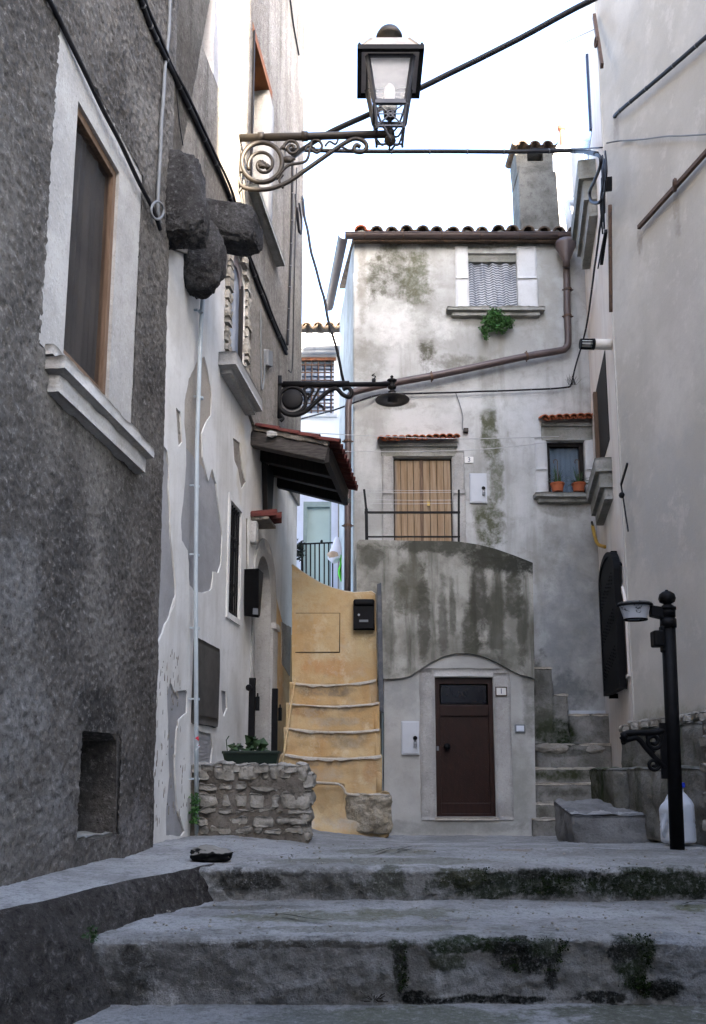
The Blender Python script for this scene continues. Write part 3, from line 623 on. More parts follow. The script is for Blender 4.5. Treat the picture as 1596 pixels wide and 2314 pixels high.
# cellar opening with wire grid
c = MB(); c.prism(LW, rect(4.4, 5.1, .05, .8), -.36, -.30)
co = c.build('cellar_opening', M['ledge'], lh)
c = MB(); c.frock(LW, 4.50, 5.0, .1, .165, -.30, .02, step=.03, r=.015, amp=.02, sc=8); c.build('cellar_sill', M['stoneg'], co, smooth=True)
c = MB()
for i in range(26): z = .18+.53*i/25; c.bar(LW(4.50, z, -.16), LW(4.98, z, -.26), .007, .006)
for i in range(11): t = i/10; c.bar(LW(4.50+.48*t, .16, -.16-.1*t), LW(4.50+.48*t, .72, -.16-.1*t), .006, .006, (1, 0, 0))
c.build('wire_mesh', M['wire'], co)
c = MB(); c.prism(LW, rect(4.47, 5.03, .12, .74), -.295, -.29); c.build('shade_sheet', M['void'], co)  # black sheet, the unlit cellar put into its colour
# stone relief around the cellar opening stays in the roughcast. meter hatch in the wall
hb = MB(); hb.frock(LW, 6.42, 7.10, .83, 1.47, -.02, .022, step=.05, r=.02, amp=.004, sc=5); ht = hb.build('wall_hatch', M['hatch'], lh, smooth=True)
hb = MB(); hb.prism(LW, rect(6.475, 7.045, .90, 1.40), .015, .027); hb.build('hatch_door', M['hatch'], ht, bevel=.004)
# barred window
g = MB(); g.panel(LW, rect(GR[0]-.05, GR[1]+.03, GR[2]-.05, GR[3]+.05), [H_grate], .014, .09, .016); gw = g.build('barred_window', M['white'], lh)
g = MB(); g.prism(LW, rect(GR[0]-.02, GR[1]+.02, GR[2]-.02, GR[3]+.02), -.07, -.055); g.build('pane', M['void'], gw)  # black sheet, the unlit inside put into its colour
g = MB()
for i in range(6): q = GR[0]+.02+(GR[1]-GR[0]-.04)*i/5; g.tube([LW(q, GR[2], -.015), LW(q, GR[3], -.015)], .0085, 6)
for z in (GR[2]+.03, (GR[2]+GR[3])/2+.2, GR[3]-.03): g.bar(LW(GR[0], z, -.015), LW(GR[1], z, -.015), .01, .02)
for q in (GR[0]+.13, GR[0]+.26): 
    for zz in (2.05, 2.45): g.tube([LW(q+.03*math.cos(a/12*6.28), zz+.05*math.sin(a/12*6.28), -.012) for a in range(12)], .006, 5, True)
g.build('iron_grille', M['iron'], gw)
# arched window with broken stone edging
a_ = MB(); 
a_.prism(LW, H_arch, -.05, -.012, [arch(7.21, 7.63, 4.0, 4.72, 5.02)]); aw = a_.build('arched_window', plain('mauve painted frame', (.20, .165, .165), .6), lh)
a_ = MB(); a_.prism(LW, arch(7.20, 7.64, 3.99, 4.72, 5.03), -.035, -.028); a_.build('pane', M['skyglass'], aw)
a_ = MB(); a_.prism(LW, arch(7.585, 7.645, 4.0, 4.9, 4.95), -.026, .0); a_.build('open_sash', M['wooddark'], aw)
a_ = MB(); rnd = random.Random(5)
z = 3.93
while z < 4.95:
    h = .05+.07*rnd.random(); a_.frock(LW, 7.0+.03*rnd.random(), 7.135, z, z+h-.008, -.1, .028+.025*rnd.random(), step=.025, r=.015, amp=.02, sc=12, seed=rnd.random()*9)
    a_.frock(LW, 7.70, 7.80+.04*rnd.random(), z, z+h-.008, -.1, .025+.02*rnd.random(), step=.025, r=.012, amp=.02, sc=12, seed=rnd.random()*9); z += h
for i in range(9):
    q = math.pi*(i+.5)/9; cx, cz = 7.415+.36*math.cos(q), 4.82+.36*math.sin(q)
    a_.frock(LW, cx-.06, cx+.06, cz-.05, cz+.05, -.1, .03+.02*rnd.random(), step=.025, r=.02, amp=.02, sc=12, seed=i)
a_.build('broken_stone_edging', M['rockb'], lh, smooth=True)
s = MB(); s.frock(LW, 6.86, 7.86, 3.80, 3.925, -.02, .155, step=.04, r=.012, amp=.004, sc=5); s.frock(LW, 6.93, 7.82, 3.755, 3.805, -.02, .10, step=.04, r=.01, amp=.003, sc=5, seed=2)
s.build('window_sill', M['stone'], lh, smooth=True)
# upper windows
s = MB(); s.prism(LW, rect(5.25, 6.6, 6.05, 7.65), -.31, -.28); u1 = s.build('upper_window', M['wooddark'], lh)
s = MB(); s.prism(LW, rect(6.37, 6.522, 6.1, 7.6), -.27, .034); s.build('jamb', plaster('smooth grey jamb', (.40, .39, .40), (.46, .45, .45), 2, .25, 50, .5, .006, mott=.3), u1)
s = MB(); s.prism(LW, rect(7.6, 8.6, 5.9, 7.8), -.31, -.28); u2 = s.build('upper_window', M['wooddark'], lh)
s = MB(); s.fbox(LW, 7.64, 8.56, 7.70, 7.80, -.28, .033); s.build('lintel', M['orange'], u2)
s = MB(); s.frock(LW, 8.40, 8.66, 5.98, 7.70, -.27, .036, step=.08, r=.01, amp=.006); s.build('jamb', M['stone'], u2, smooth=True)
s = MB(); s.prism(LW, rect(7.655, 7.685, 5.98, 7.72), -.10, .05); s.build('shutter', M['wooddark'], u2)
s = MB(); s.frock(LW, 7.60, 8.92, 5.93, 6.0, -.05, .13, step=.05, r=.012, amp=.005); s.build('window_sill', M['stoneg'], u2, smooth=True)
# doorway
d = MB(); d.panel(LW, arch(8.20, 9.24, -.1, 2.25, 2.80), [H_door], .02, .30, .03); d.frock(LW, 8.97, 9.22, -.05, 1.93, -.05, .05, step=.06, r=.02, amp=.004); d.frock(LW, 8.99, 9.25, 1.93, 2.0, -.05, .07, step=.06, r=.015, amp=.003)
dw = d.build('arched_doorway', M['stone'], lh)
d = MB(); d.prism(LW, rect(8.2, 9.0, 0, 2.65), -.30, -.27); d.build('door_leaf', M['wooddark'], dw)
# ochre dado at the far end
d = MB(); d.prism(LW, ragged([(9.27, -.3), (END-.005, -.3), (END-.005, 1.98), (10.2, 2.05), (9.9, 2.0), (9.6, 2.10), (9.27, 2.3)], .012, .08, 4), -.01, .012); d.build('ochre_dado', M['yellow'], lh)
d = MB(); d.prism(LW, ragged(pxs(LW, [(632, 1405), (655, 1418), (652, 1528), (634, 1500)]), .01, .08), -.01, .018); d.build('small_rusty_hatch', M['barec'], lh)

# ---- two rough corbel stones
def rugged(fn, dims, seed, amp, r, step=.014):
    def f2(a, b, c):
        W = fn(a, b, c); q = Vector(W); k = Vector((a/dims[0]-.5, b/dims[1]-.5, c/dims[2]))
        d = .5*mnoise.noise(q*3.1+Vector((seed, 0, 0)))+.45*abs(mnoise.noise(q*6+Vector((0, seed, 0))))-.25+.35*abs(mnoise.noise(q*13))+.22*mnoise.noise(q*27)+.14*mnoise.noise(q*50)
        return W+(LW.n*k.z*1.0+Vector((0, k.x, k.y)))*d*amp*2.2
    return f2
def lobe(mb, c, r, seed, e=.62, amp=.16, tilt=0.):
    bmm = bmesh.new(); bmesh.ops.create_icosphere(bmm, subdivisions=5, radius=1); b = len(mb.v)
    for v in bmm.verts:
        d = v.co.normalized(); p = [math.copysign(abs(x)**e, x) for x in d]; q = d*1.7+Vector((seed, seed*2.3, seed*.7))
        h = 1+amp*(mnoise.noise(q)+.5*mnoise.noise(q*2.3))+.05*mnoise.noise(q*6)+.022*mnoise.noise(q*13)+.012*mnoise.noise(q*25)
        mb.v.append(LW(c[0]+p[0]*r[0]*h, c[1]+p[1]*r[1]*h-tilt*p[2]*r[2], c[2]+p[2]*r[2]*h))
    for f in bmm.faces: mb.f.append([b+v.index for v in f.verts]); mb.m.append(0)
    bmm.free()
cb = MB(); lobe(cb, (5.50, 4.36, .07), (.13, .33, .19), 2, .62, .14); lobe(cb, (5.50, 4.20, .12), (.12, .20, .18), 5, .75)
tag(cb.build('corbel_stone', M['rock'], smooth=True), 'taller dark rough stone jutting from the wall, beside the hanging cable loop', 'stone', 'rough stones jutting from the dark wall')
cb = MB(); lobe(cb, (6.14, 4.56, .22), (.15, .16, .28), 8, .45, .10, .30); lobe(cb, (6.02, 4.22, .09), (.13, .27, .17), 11, .7)
tag(cb.build('corbel_stone', M['rock'], smooth=True), 'second dark stone jutting out farthest, stepped below, above the pale drainpipe', 'stone', 'rough stones jutting from the dark wall')

# ---- pale conduit and cables on the dark wall
def wire(name, pts, r, m, label, cat='cable', group=None, ties=0, k=6, n=6, wob=0):
    mb = MB(); P = smooth(pts, k)
    if wob: P = [p+Vector((mnoise.noise(p*3), mnoise.noise(p*3+Vector((9, 0, 0))), mnoise.noise(p*3+Vector((0, 9, 0)))))*wob for p in P]
    mb.tube(P, r, n)
    mb.cur = 1; L_ = len(P)
    for i in range(ties):
        j = int((i+.5)/ties*(L_-2)); a = P[j]; d = (P[j+1]-P[j]).normalized(); mb.tube([a-d*.006, a+d*.006], r*1.18, 6)
    return tag(mb.build(name, [m, M['strap']], smooth=True), label, cat, group)
pp = thing('drainpipe', 'thin pale blue pipe running down the white wall beside the flaking patches', 'pipe', tuple(LW(6.48, .05, .04)))
mb = MB(); mb.tube([LW(*LW.px(u, v), .045) for u, v in ((447, 655), (441, 740), (432, 1000), (429, 1300), (430, 1600), (431, 1888))], .016, 10); mb.build('pipe', M['pipe'], pp, smooth=True)
for v in (705, 900, 1100, 1255, 1420, 1580, 1760):
    c = MB(); u = 432 if v > 900 else 441; s_, z_ = LW.px(u, v); c.tube([LW(s_, z_-.008, .045), LW(s_, z_+.008, .045)], .020, 10); c.bar(LW(s_-.03, z_, .03), LW(s_-.03, z_, .0), .012, .012); c.build('clamp', M['pipe'], pp)
tp = MB(); rnd = random.Random(2)
for i in range(7):
    tp.cur = i % 2; q = LW(*LW.px(425+rnd.random()*8, 1668+rnd.random()*18), .055)
    tp.add([q+Vector((rnd.uniform(-.02, .02), rnd.uniform(-.02, .0), rnd.uniform(-.03, .03))) for _ in range(4)], [(0, 1, 2, 3)])
tag(tp.build('tape_scrap', [M['redp'], M['whitep']]), 'scrap of red and white tape tied to the pale drainpipe', 'tape')
def lw(u, v, o): return LW(*LW.px(u, v, o), o)
wire('wall_cable', [lw(312, -20, .06), lw(340, 60, .05), (lw(385, 155, .05)), lw(450, 290, .05), lw(520, 445, .05), lw(560, 580, .05), lw(605, 700, .05), lw(648, 800, .05)], .020, M['cable'], 'thick black cable bundle slanting down the dark roughcast wall past the two stones', ties=16)
wire('wall_cable', [lw(322, -20, .08), lw(352, 60, .07), lw(396, 160, .07), lw(460, 290, .07), lw(526, 440, .07), lw(566, 578, .07), lw(612, 700, .07), lw(650, 792, .07)], .012, M['cable'], 'thinner black cable lying along the thick cable bundle on the dark wall', wob=.012)
wire('wall_cable', [lw(100, -20, .06), lw(150, 70, .06), lw(230, 240, .07), (lw(290, 360, .07)), lw(330, 440, .07), lw(352, 490, .07), lw(362, 520, .07)], .014, M['cable'], 'black cable slanting over the big window down to the loop', ties=0, wob=.01)
wire('wall_cable', [lw(384, -20, .05), lw(380, 100, .05), lw(368, 230, .06), lw(362, 350, .06), lw(358, 470, .06), lw(362, 505, .06)], .012, M['cableg'], 'grey cable hanging straight down to the loop at the taller stone', wob=.008)
ring = [lw(357+14*math.cos(t), 478+20*math.sin(t), .09) for t in [i/20*6.283 for i in range(20)]]
mb = MB(); mb.tube(ring, .008, 6, True); tag(mb.build('cable_loop', M['cableg'], smooth=True), 'coiled loop of cable hanging beside the taller jutting stone', 'cable')
wire('wall_cable', [lw(662, 330, .05), lw(660, 500, .05), lw(655, 650, .05), lw(650, 780, .05)], .016, M['cable'], 'vertical black cable high on the far end of the roughcast house', ties=9)
wire('wall_cable', [lw(671, 380, .05), lw(667, 560, .05), lw(664, 700, .05), lw(661, 830, .05), lw(653, 838, .06)], .007, M['cable'], 'thin vertical wire beside the cable at the far end of the roughcast house')
wire('wall_cable', [lw(398, 170, .04), lw(404, 260, .04), lw(414, 330, .04)], .004, M['cable'], 'hair thin wire above the taller jutting stone')
wire('wall_cable', [lw(590, 700, .04), lw(590, 800, .04), lw(592, 880, .04), lw(598, 850, .05), lw(598, 790, .05)], .008, M['cableg'], 'grey looped cable beside the arched window')
jb = MB(); jb.prism(LW, pxs(LW, [(592, 790), (602, 795), (602, 830), (592, 826)]), .02, .07); tag(jb.build('junction_box', M['cableg'], bevel=.006), 'small grey junction box hanging beside the arched window', 'box')
eb = thing('end_cables', 'dark hanging cable ends on the corner of the roughcast house above the canopy', 'cable', tuple(lw(676, 500, .06)))
mb = MB(); mb.tube(smooth([lw(668, 440, .06), lw(672, 500, .08), lw(680, 530, .1), lw(682, 500, .1), lw(676, 460, .08)], 5), .012, 6); mb.tube(smooth([lw(672, 470, .1), lw(676, 520, .1), lw(679, 527, .1)], 4), .016, 6); mb.build('cable', M['cable'], eb, smooth=True)
mb = MB(); mb.tube([lw(686+5*math.cos(t), 450+6*math.sin(t), .12) for t in [i/12*6.283 for i in range(12)]], .004, 5, True); mb.build('hook', M['cable'], eb)
# black bar along the far corner, high up
wire('corner_wire', [lw(655, -10, .05), lw(664, 60, .05), lw(676, 125, .05)], .012, M['cable'], 'dark gutter bracket line at the top corner of the roughcast house')

# ---- loudspeaker box, tile hood, gate posts
sp = thing('loudspeaker', 'black tapered loudspeaker box on the white wall beside the arched doorway', 'loudspeaker', tuple(LW(8.0, 1.9, .1)))
S0 = 7.85
def spk(u, v, Y): return At(u, v, Y)
mb = MB(); mb.hexa([spk(552, 1392, 7.9), spk(585, 1396, 7.75), spk(588, 1392, 8.1), spk(556, 1388, 8.2), spk(549, 1286, 7.9), spk(585, 1284, 7.75), spk(596, 1294, 8.1), spk(560, 1292, 8.2)])
mb.build('cabinet', M['black'], sp, bevel=.006)
mb = MB(); mb.hexa([spk(571, 1388, 7.76), spk(583, 1389, 7.735), spk(584, 1389, 7.76), spk(571, 1388, 7.79), spk(572, 1374, 7.76), spk(583, 1375, 7.735), spk(584, 1375, 7.76), spk(572, 1374, 7.79)]); mb.build('badge', M['cableg'], sp)
th_ = thing('tile_hood', 'single dull red tile hood above the arched doorway of the roughcast house', 'tile hood', tuple(LW(8.2, 2.85, .1)))
mb = MB(); mb.halftile(LW(8.15, 2.86, -.02), LW(8.22, 2.88, .22), .085, .10, (0, 0, 1), .02); mb.halftile(LW(8.33, 2.86, -.02), LW(8.38, 2.90, .24), .085, .10, (0, 0, 1), .02); mb.build('tile', M['tiler'], th_)
mb = MB(); mb.fbox(LW, 8.10, 8.44, 2.835, 2.862, -.02, .17); mb.build('bed', M['mortar'], th_); mb = MB(); mb.frock(LW, 8.08, 8.20, 2.60, 2.83, -.02, .06, step=.03, r=.02, amp=.012); mb.build('bracket', M['stone'], th_)
for nm, u, Y, v0, lab in (('gate_post', 571, 7.62, 1532, 'black iron gate post nearer the white wall, behind the planter'), ('gate_post', 622, 8.2, 1556, 'black iron gate post at the end of the planter, beside the ochre wall')):
    P = At(u, v0, Y); b = P.copy(); b.z = -.05
    g = thing(nm, lab, 'post', tuple(b), 'iron gate posts by the arched doorway')
    mb = MB(); mb.bar(b, P, .055, .055, (0, 1, 0)); mb.build('post', M['black'], g, bevel=.004)
    mb = MB(); q = At(u+11, v0+58, Y-.03); mb.tube([q+Vector((0, 0, .06)), q-Vector((0, 0, .06))], .018, 8); mb.tube([q+Vector((0, 0, .09)), q+Vector((0, 0, .05))], .008, 6); mb.build('hinge', M['black'], g)
    if u == 571:
        mb = MB(); q = At(563, v0+22, Y-.03); mb.lathe([(.0, -.03), (.026, -.028), (.03, 0), (.026, .028), (0, .03)], q, 10, (0, 1, 0)); mb.build('lock', M['black'], g)

# ---- wooden canopy with tiles over the doorway
cp = thing('tiled_canopy', 'dark wooden canopy with old red tiles over the arched doorway', 'canopy', tuple(LW(8.6, 3.7, .1)))
A0, A1 = LW(8.08, 3.66, 0), LW(9.30, 3.66, 0)                    # wall line near / far
E0 = At(742, 1022, 8.0); E1 = At(783, 1128, 9.25); E1.z = E0.z-.02
SL = (E0-A0).normalized(); AL = (A1-A0).normalized(); UPN = AL.cross(SL); UPN = UPN if UPN.z > 0 else -UPN
def cpt(a, b, h=0): return A0.lerp(A1, a).lerp(E0.lerp(E1, a), b)+UPN*h
mb = MB(); mb.hexa([cpt(0, 0, -.10)-AL*.05, cpt(0, 1.0, -.10)-AL*.05, cpt(0, 1.0, -.10)+AL*.07, cpt(0, 0, -.10)+AL*.07, cpt(0, 0, .035)-AL*.05, cpt(0, 1.0, .035)-AL*.05, cpt(0, 1.0, .035)+AL*.07, cpt(0, 0, .035)+AL*.07]); mb.build('front_beam', M['woodbeam'], cp, bevel=.008)
mb = MB(); mb.hexa([cpt(.02, .0, .0), cpt(.02, 1.02, .0), cpt(1, 1.02, .0), cpt(1, 0, .0), cpt(.02, 0, .05), cpt(.02, 1.02, .05), cpt(1, 1.02, .05), cpt(1, 0, .05)]); mb.build('boarding', M['wooddark'], cp)
for a in (.33, .66, 1.0):
    mb = MB(); q = cpt(a, 0, -.11); mb.hexa([cpt(a, 0, -.11)-AL*.045, cpt(a, 1, -.11)-AL*.045, cpt(a, 1, -.11)+AL*.045, cpt(a, 0, -.11)+AL*.045, cpt(a, 0, .01)-AL*.045, cpt(a, 1, .01)-AL*.045, cpt(a, 1, .01)+AL*.045, cpt(a, 0, .01)+AL*.045]); mb.build('rafter', M['wooddark'], cp, bevel=.006)
mb = MB(); mb.bar(cpt(-.03, 1.0, -.04), cpt(1.02, 1.0, -.04), .05, .15); mb.build('eave_board', M['wooddark'], cp)
mb = MB(); mb.hexa([cpt(.05, .02, -.55), cpt(.05, .10, -.50), cpt(.12, .10, -.50), cpt(.12, .02, -.55), cpt(.05, .02, -.1), cpt(.05, .45, -.1), cpt(.12, .45, -.1), cpt(.12, .02, -.1)])
t = MB(); rnd = random.Random(8)
for i in range(11):
    a = -.03+1.04*i/10; off = .02*rnd.random()
    for j in range(4):
        b0 = max(0, .05+.26*j-.02); b1 = .05+.26*(j+1)+.03+(off if j == 3 else 0)
        t.halftile(cpt(a, b0, .075+.006*rnd.random()), cpt(a, b1, .085+.006*rnd.random()), .050, .060, UPN, .014)
        if i < 10: t.halftile(cpt(a+.052, b0, .105), cpt(a+.052, b1, .115), .048, .055, -UPN, .012)
t.build('roof_tiles', M['tiler'], cp)
t = MB(); t.rock(lambda a, b, c: cpt(-.02, 0, .0)+SL*(a*1.0)+AL*(-.045+c)+UPN*(.035+b), (.76, .055, .09), step=.03, r=.02, amp=.02, sc=9); t.build('mortar_bed', M['mortar'], cp, smooth=True)
t = MB(); t.blob(cpt(-.04, .28, .03)-AL*.035, (.05, .02, .03), 3, .5, 2, 3); t.build('mortar_lump', M['stone'], cp, smooth=True); t = MB(); t.blob(cpt(1.02, 1.03, -.05), (.04, .04, .03), 2, .4, 2, 5); t.build('mortar_lump', M['stone'], cp, smooth=True)
mb = MB(); mb.prism(FrX(-1.94, .12, 1), [(8.62, 2.95), (8.80, 3.0), (8.88, 3.55), (8.50, 3.55)], .0, .05); mb.build('strut', M['wooddark'], cp)

# ================================================================ the grey house at the end of the landing
gh = thing('grey_house', 'stained pale grey house with a brown door and a tiled roof closing the alley', 'house', (1.4, 10.3, -.2))
def hr(u0, u1, v0, v1, F=HF):                 # upright opening from its photo corners
    a, b = F.px(u0, (v0+v1)/2), F.px(u1, (v0+v1)/2); zt, zb = F.px((u0+u1)/2, v0)[1], F.px((u0+u1)/2, v1)[1]
    return (a[0], b[0], zb, zt)
R_top = hr(1060, 1169, 572, 697); R_dr = hr(890, 1023, 1033, 1240); R_rw = hr(1238, 1323, 997, 1117)
HX0, HX1, HZT = .015, 3.02, HF.px(1000, 536)[1]
mb = MB()
mb.panel(HF, [(HX0, -.5), (HX1, -.5), (HX1, HZT), (HX0, HZT)], [rect(*R_top), rect(*R_dr), rect(*R_rw)], 0, [.16, .10, .14])
SB = Vector((-.20, 12.4, 0))                                      # far end of the left side wall
q = Vector((HX0, 10.3, 0))
mb.add([(q.x, q.y, -.5), (SB.x, SB.y, -.5), (SB.x, SB.y, HZT), (q.x, q.y, HZT)], [(0, 1, 2, 3)])
mb.add([(SB.x, SB.y, -.5), (3.4, 12.4, -.5), (3.4, 12.4, HZT), (SB.x, SB.y, HZT)], [(0, 1, 2, 3)])
mb.build('wall', M['facade'], gh)
# rounded worn corner
mb = MB(); mb.tube([(HX0+.012, 10.325, -.3+.25*i) for i in range(29)], .03, 8); mb.build('corner', M['facade'], gh, smooth=True)
# roof: slope with barrel tiles
EY, EZ = 10.19, At(1000, 531, 10.15).z-.01
RS = Vector((0, 1, .30)).normalized(); RU = Vector((0, -.30, 1)).normalized()
mb = MB(); mb.hexa([(HX0-.02, EY, EZ-.05), (2.92, EY, EZ-.05), (2.92, 12.6, EZ+.7), (-.21, 12.6, EZ+.7), (HX0-.02, EY, EZ), (2.92, EY, EZ), (2.92, 12.6, EZ+.75), (-.21, 12.6, EZ+.75)])
rf = mb.build('roof', M['tiled'], gh)
t = MB(); rnd = random.Random(11); x = .10; 
while x < 2.80:
    for j in range(3):
        a = Vector((x+.014*rnd.uniform(-1, 1), EY-.07, EZ+.045))+RS*(.36*j+.02*rnd.random()); a.z += .018*rnd.uniform(-.5, 1)
        t.cur = 1 if x < .12 else 0
        t.halftile(a, a+RS*.40, .080, .068, RU, .020, 10)
        t.halftile(a+Vector((.096, 0, .050)), a+Vector((.096, 0, .050))+RS*.40, .064, .058, -RU, .018, 10)
    x += .191
t.build('roof_tiles', [M['tiled'], M['tileo']], rf)
t = MB(); 
for i in range(12): t.blob((.10+.222*i, EY+.02, EZ+.07), (.07, .05, .045), 2, .4, 2, i)
[t.build('mortar_fill', M['stoneg'], rf, smooth=True)]
# gutter, funnel, downpipe
def gut(mb, a, b, r=.058):
    a, b = Vector(a), Vector(b); mb.halftile(a, b, r, r, (0, 0, -1), .008, 10)
    t = (b-a).normalized(); x = t.cross(Vector((0, 0, 1))).normalized()
    mb.tube([a+x*r, b+x*r], .008, 6); mb.tube([a-x*r, b-x*r], .008, 6)
GY = 10.17; gz_ = At(1000, 531, GY).z
gc = At(780, 532, GY); ge = At(1305, 531, GY); gl = At(752, 678, 11.6)
g_ = MB(); gut(g_, (gc.x, GY, gz_), (ge.x, GY, gz_)); go = g_.build('gutter', M['gutter'], gh, smooth=False)
g_ = MB(); gut(g_, (gc.x-.02, GY, gz_-.005), (gc.x-.25, 11.9, gz_-.03)); g_.build('side_gutter', plain('pinkish grey gutter', (.19, .155, .145), .5), gh)  # lighter, pinker tone than the front gutter
g_ = MB()
for i in range(6): 
    xx = gc.x+(ge.x-gc.x)*(i+.5)/6; g_.tube([(xx, GY-.060+.0*i, gz_+.005), (xx, GY-.045, gz_-.045), (xx, GY, gz_-.064), (xx, GY+.05, gz_-.04)], .006, 5)
g_.build('gutter_bracket', M['rust'], go)
fn_ = At(1279, 560, 10.12); PY = 10.2
ptz = lambda u, v: At(u, v, PY)
g_ = MB(); f0 = At(1279, 545, 10.1); f1 = At(1281, 590, 10.17)
g_.lathe([(.125, 0), (.13, -.05), (.045, -.26), (.045, -.34)], (f0.x, 10.12, f0.z), 16); 
pp_ = [Vector((f0.x, 10.12, f0.z-.3))]+[ptz(u, v) for u, v in ((1281, 620), (1282, 700), (1284, 770), (1278, 787), (1262, 793), (1180, 807), (1000, 845), (880, 867), (812, 882), (794, 890), (788, 905))]
pp_ = [Vector((p.x, PY if i else 10.15, p.z)) for i, p in enumerate(pp_)]
P = smooth(pp_, 4)
g_.tube(P, .044, 10)
DX = -.035
dn = At(787, 900, 10.16); g_.tube([(dn.x+.02, 10.18, dn.z+.03), (dn.x, 10.17, dn.z-.1), (dn.x-.01, 10.16, 2.3), (dn.x-.01, 10.16, 1.9)], .044, 10)
dpo = g_.build('downpipe', M['gutter'], gh, smooth=True)
for u, v, vert in ((1283, 655, 1), (1190, 805, 0), (975, 851, 0), (1283, 715, 1), (787, 1000, 1), (787, 1190, 1)):
    p = At(u, v, PY)
    if u < 800: p.x = dn.x-.005; p.y = 10.165
    d = Vector((0, 0, 1)) if vert else Vector((1, 0, .25)).normalized(); g_ = MB()
    g_.tube([p-d*.014, p+d*.014], .052, 10); n2 = Vector((1, 0, 0)) if vert else Vector((0, 0, 1)); g_.bar(p-n2*.07, p+n2*.07, .014, .014); g_.build('pipe_clamp', M['rust'], dpo)
# stone dressed openings
def dressed(F, R, ul, ur, v0, v1, vs, sill, par, split=.5, m='stonew', oj=.018):
    z0, z1 = F.px(900, v1)[1], F.px(900, v0)[1]; zc = z0+(z1-z0)*split
    for s0, s1 in ((F.px(ul, v0)[0], R[0]), (R[1], F.px(ur, v0)[0])):
        a = MB(); a.frock(F, s0, s1, z0, zc-.003, -.10, oj, step=.04, r=.012, amp=.008, sc=9, seed=s0); a.frock(F, s0+.004, s1-.002, zc+.003, z1, -.10, oj-.003, step=.04, r=.012, amp=.008, sc=9, seed=s1)
        a.build('jamb', M[m], par, smooth=True)
    if sill:
        su0, su1, sv0, sv1, out = sill
        x0, x1 = F.px(su0, sv0)[0], F.px(su1, sv0)[0]; zt, zb = F.px(900, sv0)[1], F.px(900, sv1)[1]
        b = MB(); zm = zt-(zt-zb)*.55
        b.frock(F, x0, x1, zm, zt, -.1, out, step=.03, r=.02, amp=.014, sc=8, seed=x0); b.frock(F, x0+.06, x1-.06, zb, zm+.005, -.1, out*.6, step=.03, r=.02, amp=.014, sc=8, seed=x1)
        b.build('window_sill', M['stoneg'], par, smooth=True)
w1 = MB(); w1.prism(HF, rect(R_top[0]-.01, R_top[1]+.01, R_top[3]-.10, R_top[3]+.02), -.15, -.03); wt = w1.build('top_window', M['stoneg'], gh)
dressed(HF, R_top, 1027, 1212, 557, 699, 0, (1008, 1229, 700, 719, .11), wt, .48)
c = MB()
c.grid(lambda a, b: HF(R_top[0]+(R_top[1]-R_top[0])*a, R_top[2]+(R_top[3]-R_top[2]-.1)*b, -.07+.016*math.sin(a*26)+.006*math.sin(a*57+b*4)), 90, 60); c.build('bead_curtain', M['chain'], wt, smooth=True)
c = MB(); c.prism(HF, rect(R_top[0]-.05, R_top[1]+.05, R_top[2]-.05, R_top[3]+.02), -.165, -.16); c.build('shade_sheet', M['void'], wt)
# wooden upper door
d = MB(); d.prism(HF, rect(R_dr[0]-.01, R_dr[1]+.01, R_dr[2], R_dr[3]+.01), -.10, -.085); ud = d.build('upper_door', M['wooddark'], gh)
n_ = 4; xm = (R_dr[0]+R_dr[1])/2-.01
for x0, x1 in ((R_dr[0]+.012, xm-.02), (xm+.015, R_dr[1]-.012)):
    d = MB(); wd = (x1-x0)/n_
    for i in range(n_): d.fbox(HF, x0+wd*i+.003, x0+wd*(i+1)-.003, R_dr[2], R_dr[3]-.025, -.085, -.055+.003*(i % 2))
    d.build('door_leaf', M['woodold'], ud, bevel=.003)
d = MB(); d.fbox(HF, xm-.022, xm+.014, R_dr[2], R_dr[3]-.02, -.085, -.04); d.build('door_post', M['woodframe'], ud)
pl = MB(); lk = HF(*HF.px(969, 1136), -.03); pl.box(lk.x-.018, lk.x+.018, lk.y-.02, lk.y, lk.z-.03, lk.z+.005); pl.tube([lk+Vector((.013*math.cos(t), -.01, .012+.03*math.sin(t))) for t in [i/8*3.14 for i in range(9)]], .005, 6); pl.build('padlock', metal('brass', (.45, .32, .10), None, .35, 10, .1, .8), ud)
dressed(HF, R_dr, 862, 1050, 1020, 1236, 0, None, ud, .55, 'stone')
a = MB(); a.frock(HF, HF.px(860, 1000)[0], HF.px(1032, 1000)[0], R_dr[3]+.004, HF.px(900, 1001)[1], -.1, .022, step=.05, r=.012, amp=.006, sc=8); a.build('lintel', M['stoneg'], ud, smooth=True)
def hood(F, u0, u1, v0, v1, par, n, vl=None):
    x0, x1 = F.px(u0, v0)[0], F.px(u1, v0)[0]; zt, zb = F.px(900, v0)[1], F.px(900, v1)[1]
    t = MB(); t.fbox(F, x0+.03, x1-.02, zb-.05, zb-.005, -.05, .05); 
    t.build('hood_bed', M['stoneg'], par)
    t = MB(); rnd = random.Random(int(u0)); wd = (x1-x0)/n
    for i in range(n):
        x = x0+wd*(i+.5); dz = (zt-zb)*.35*i/n+.004*rnd.uniform(-1, 1)
        t.halftile(F(x, zt+dz-.02, -.03), F(x, zb+dz, .17), wd*.50, wd*.58, (0, -.2, 1), .012, 8)
        if i: t.halftile(F(x-wd/2, zt+dz-.01, -.03), F(x-wd/2, zb+dz+.012, .15), wd*.45, wd*.45, (0, .2, -1), .010, 6)
    t.build('hood_tiles', M['tileo'], par)
hood(HF, 853, 1036, 988, 1003, ud, 12)
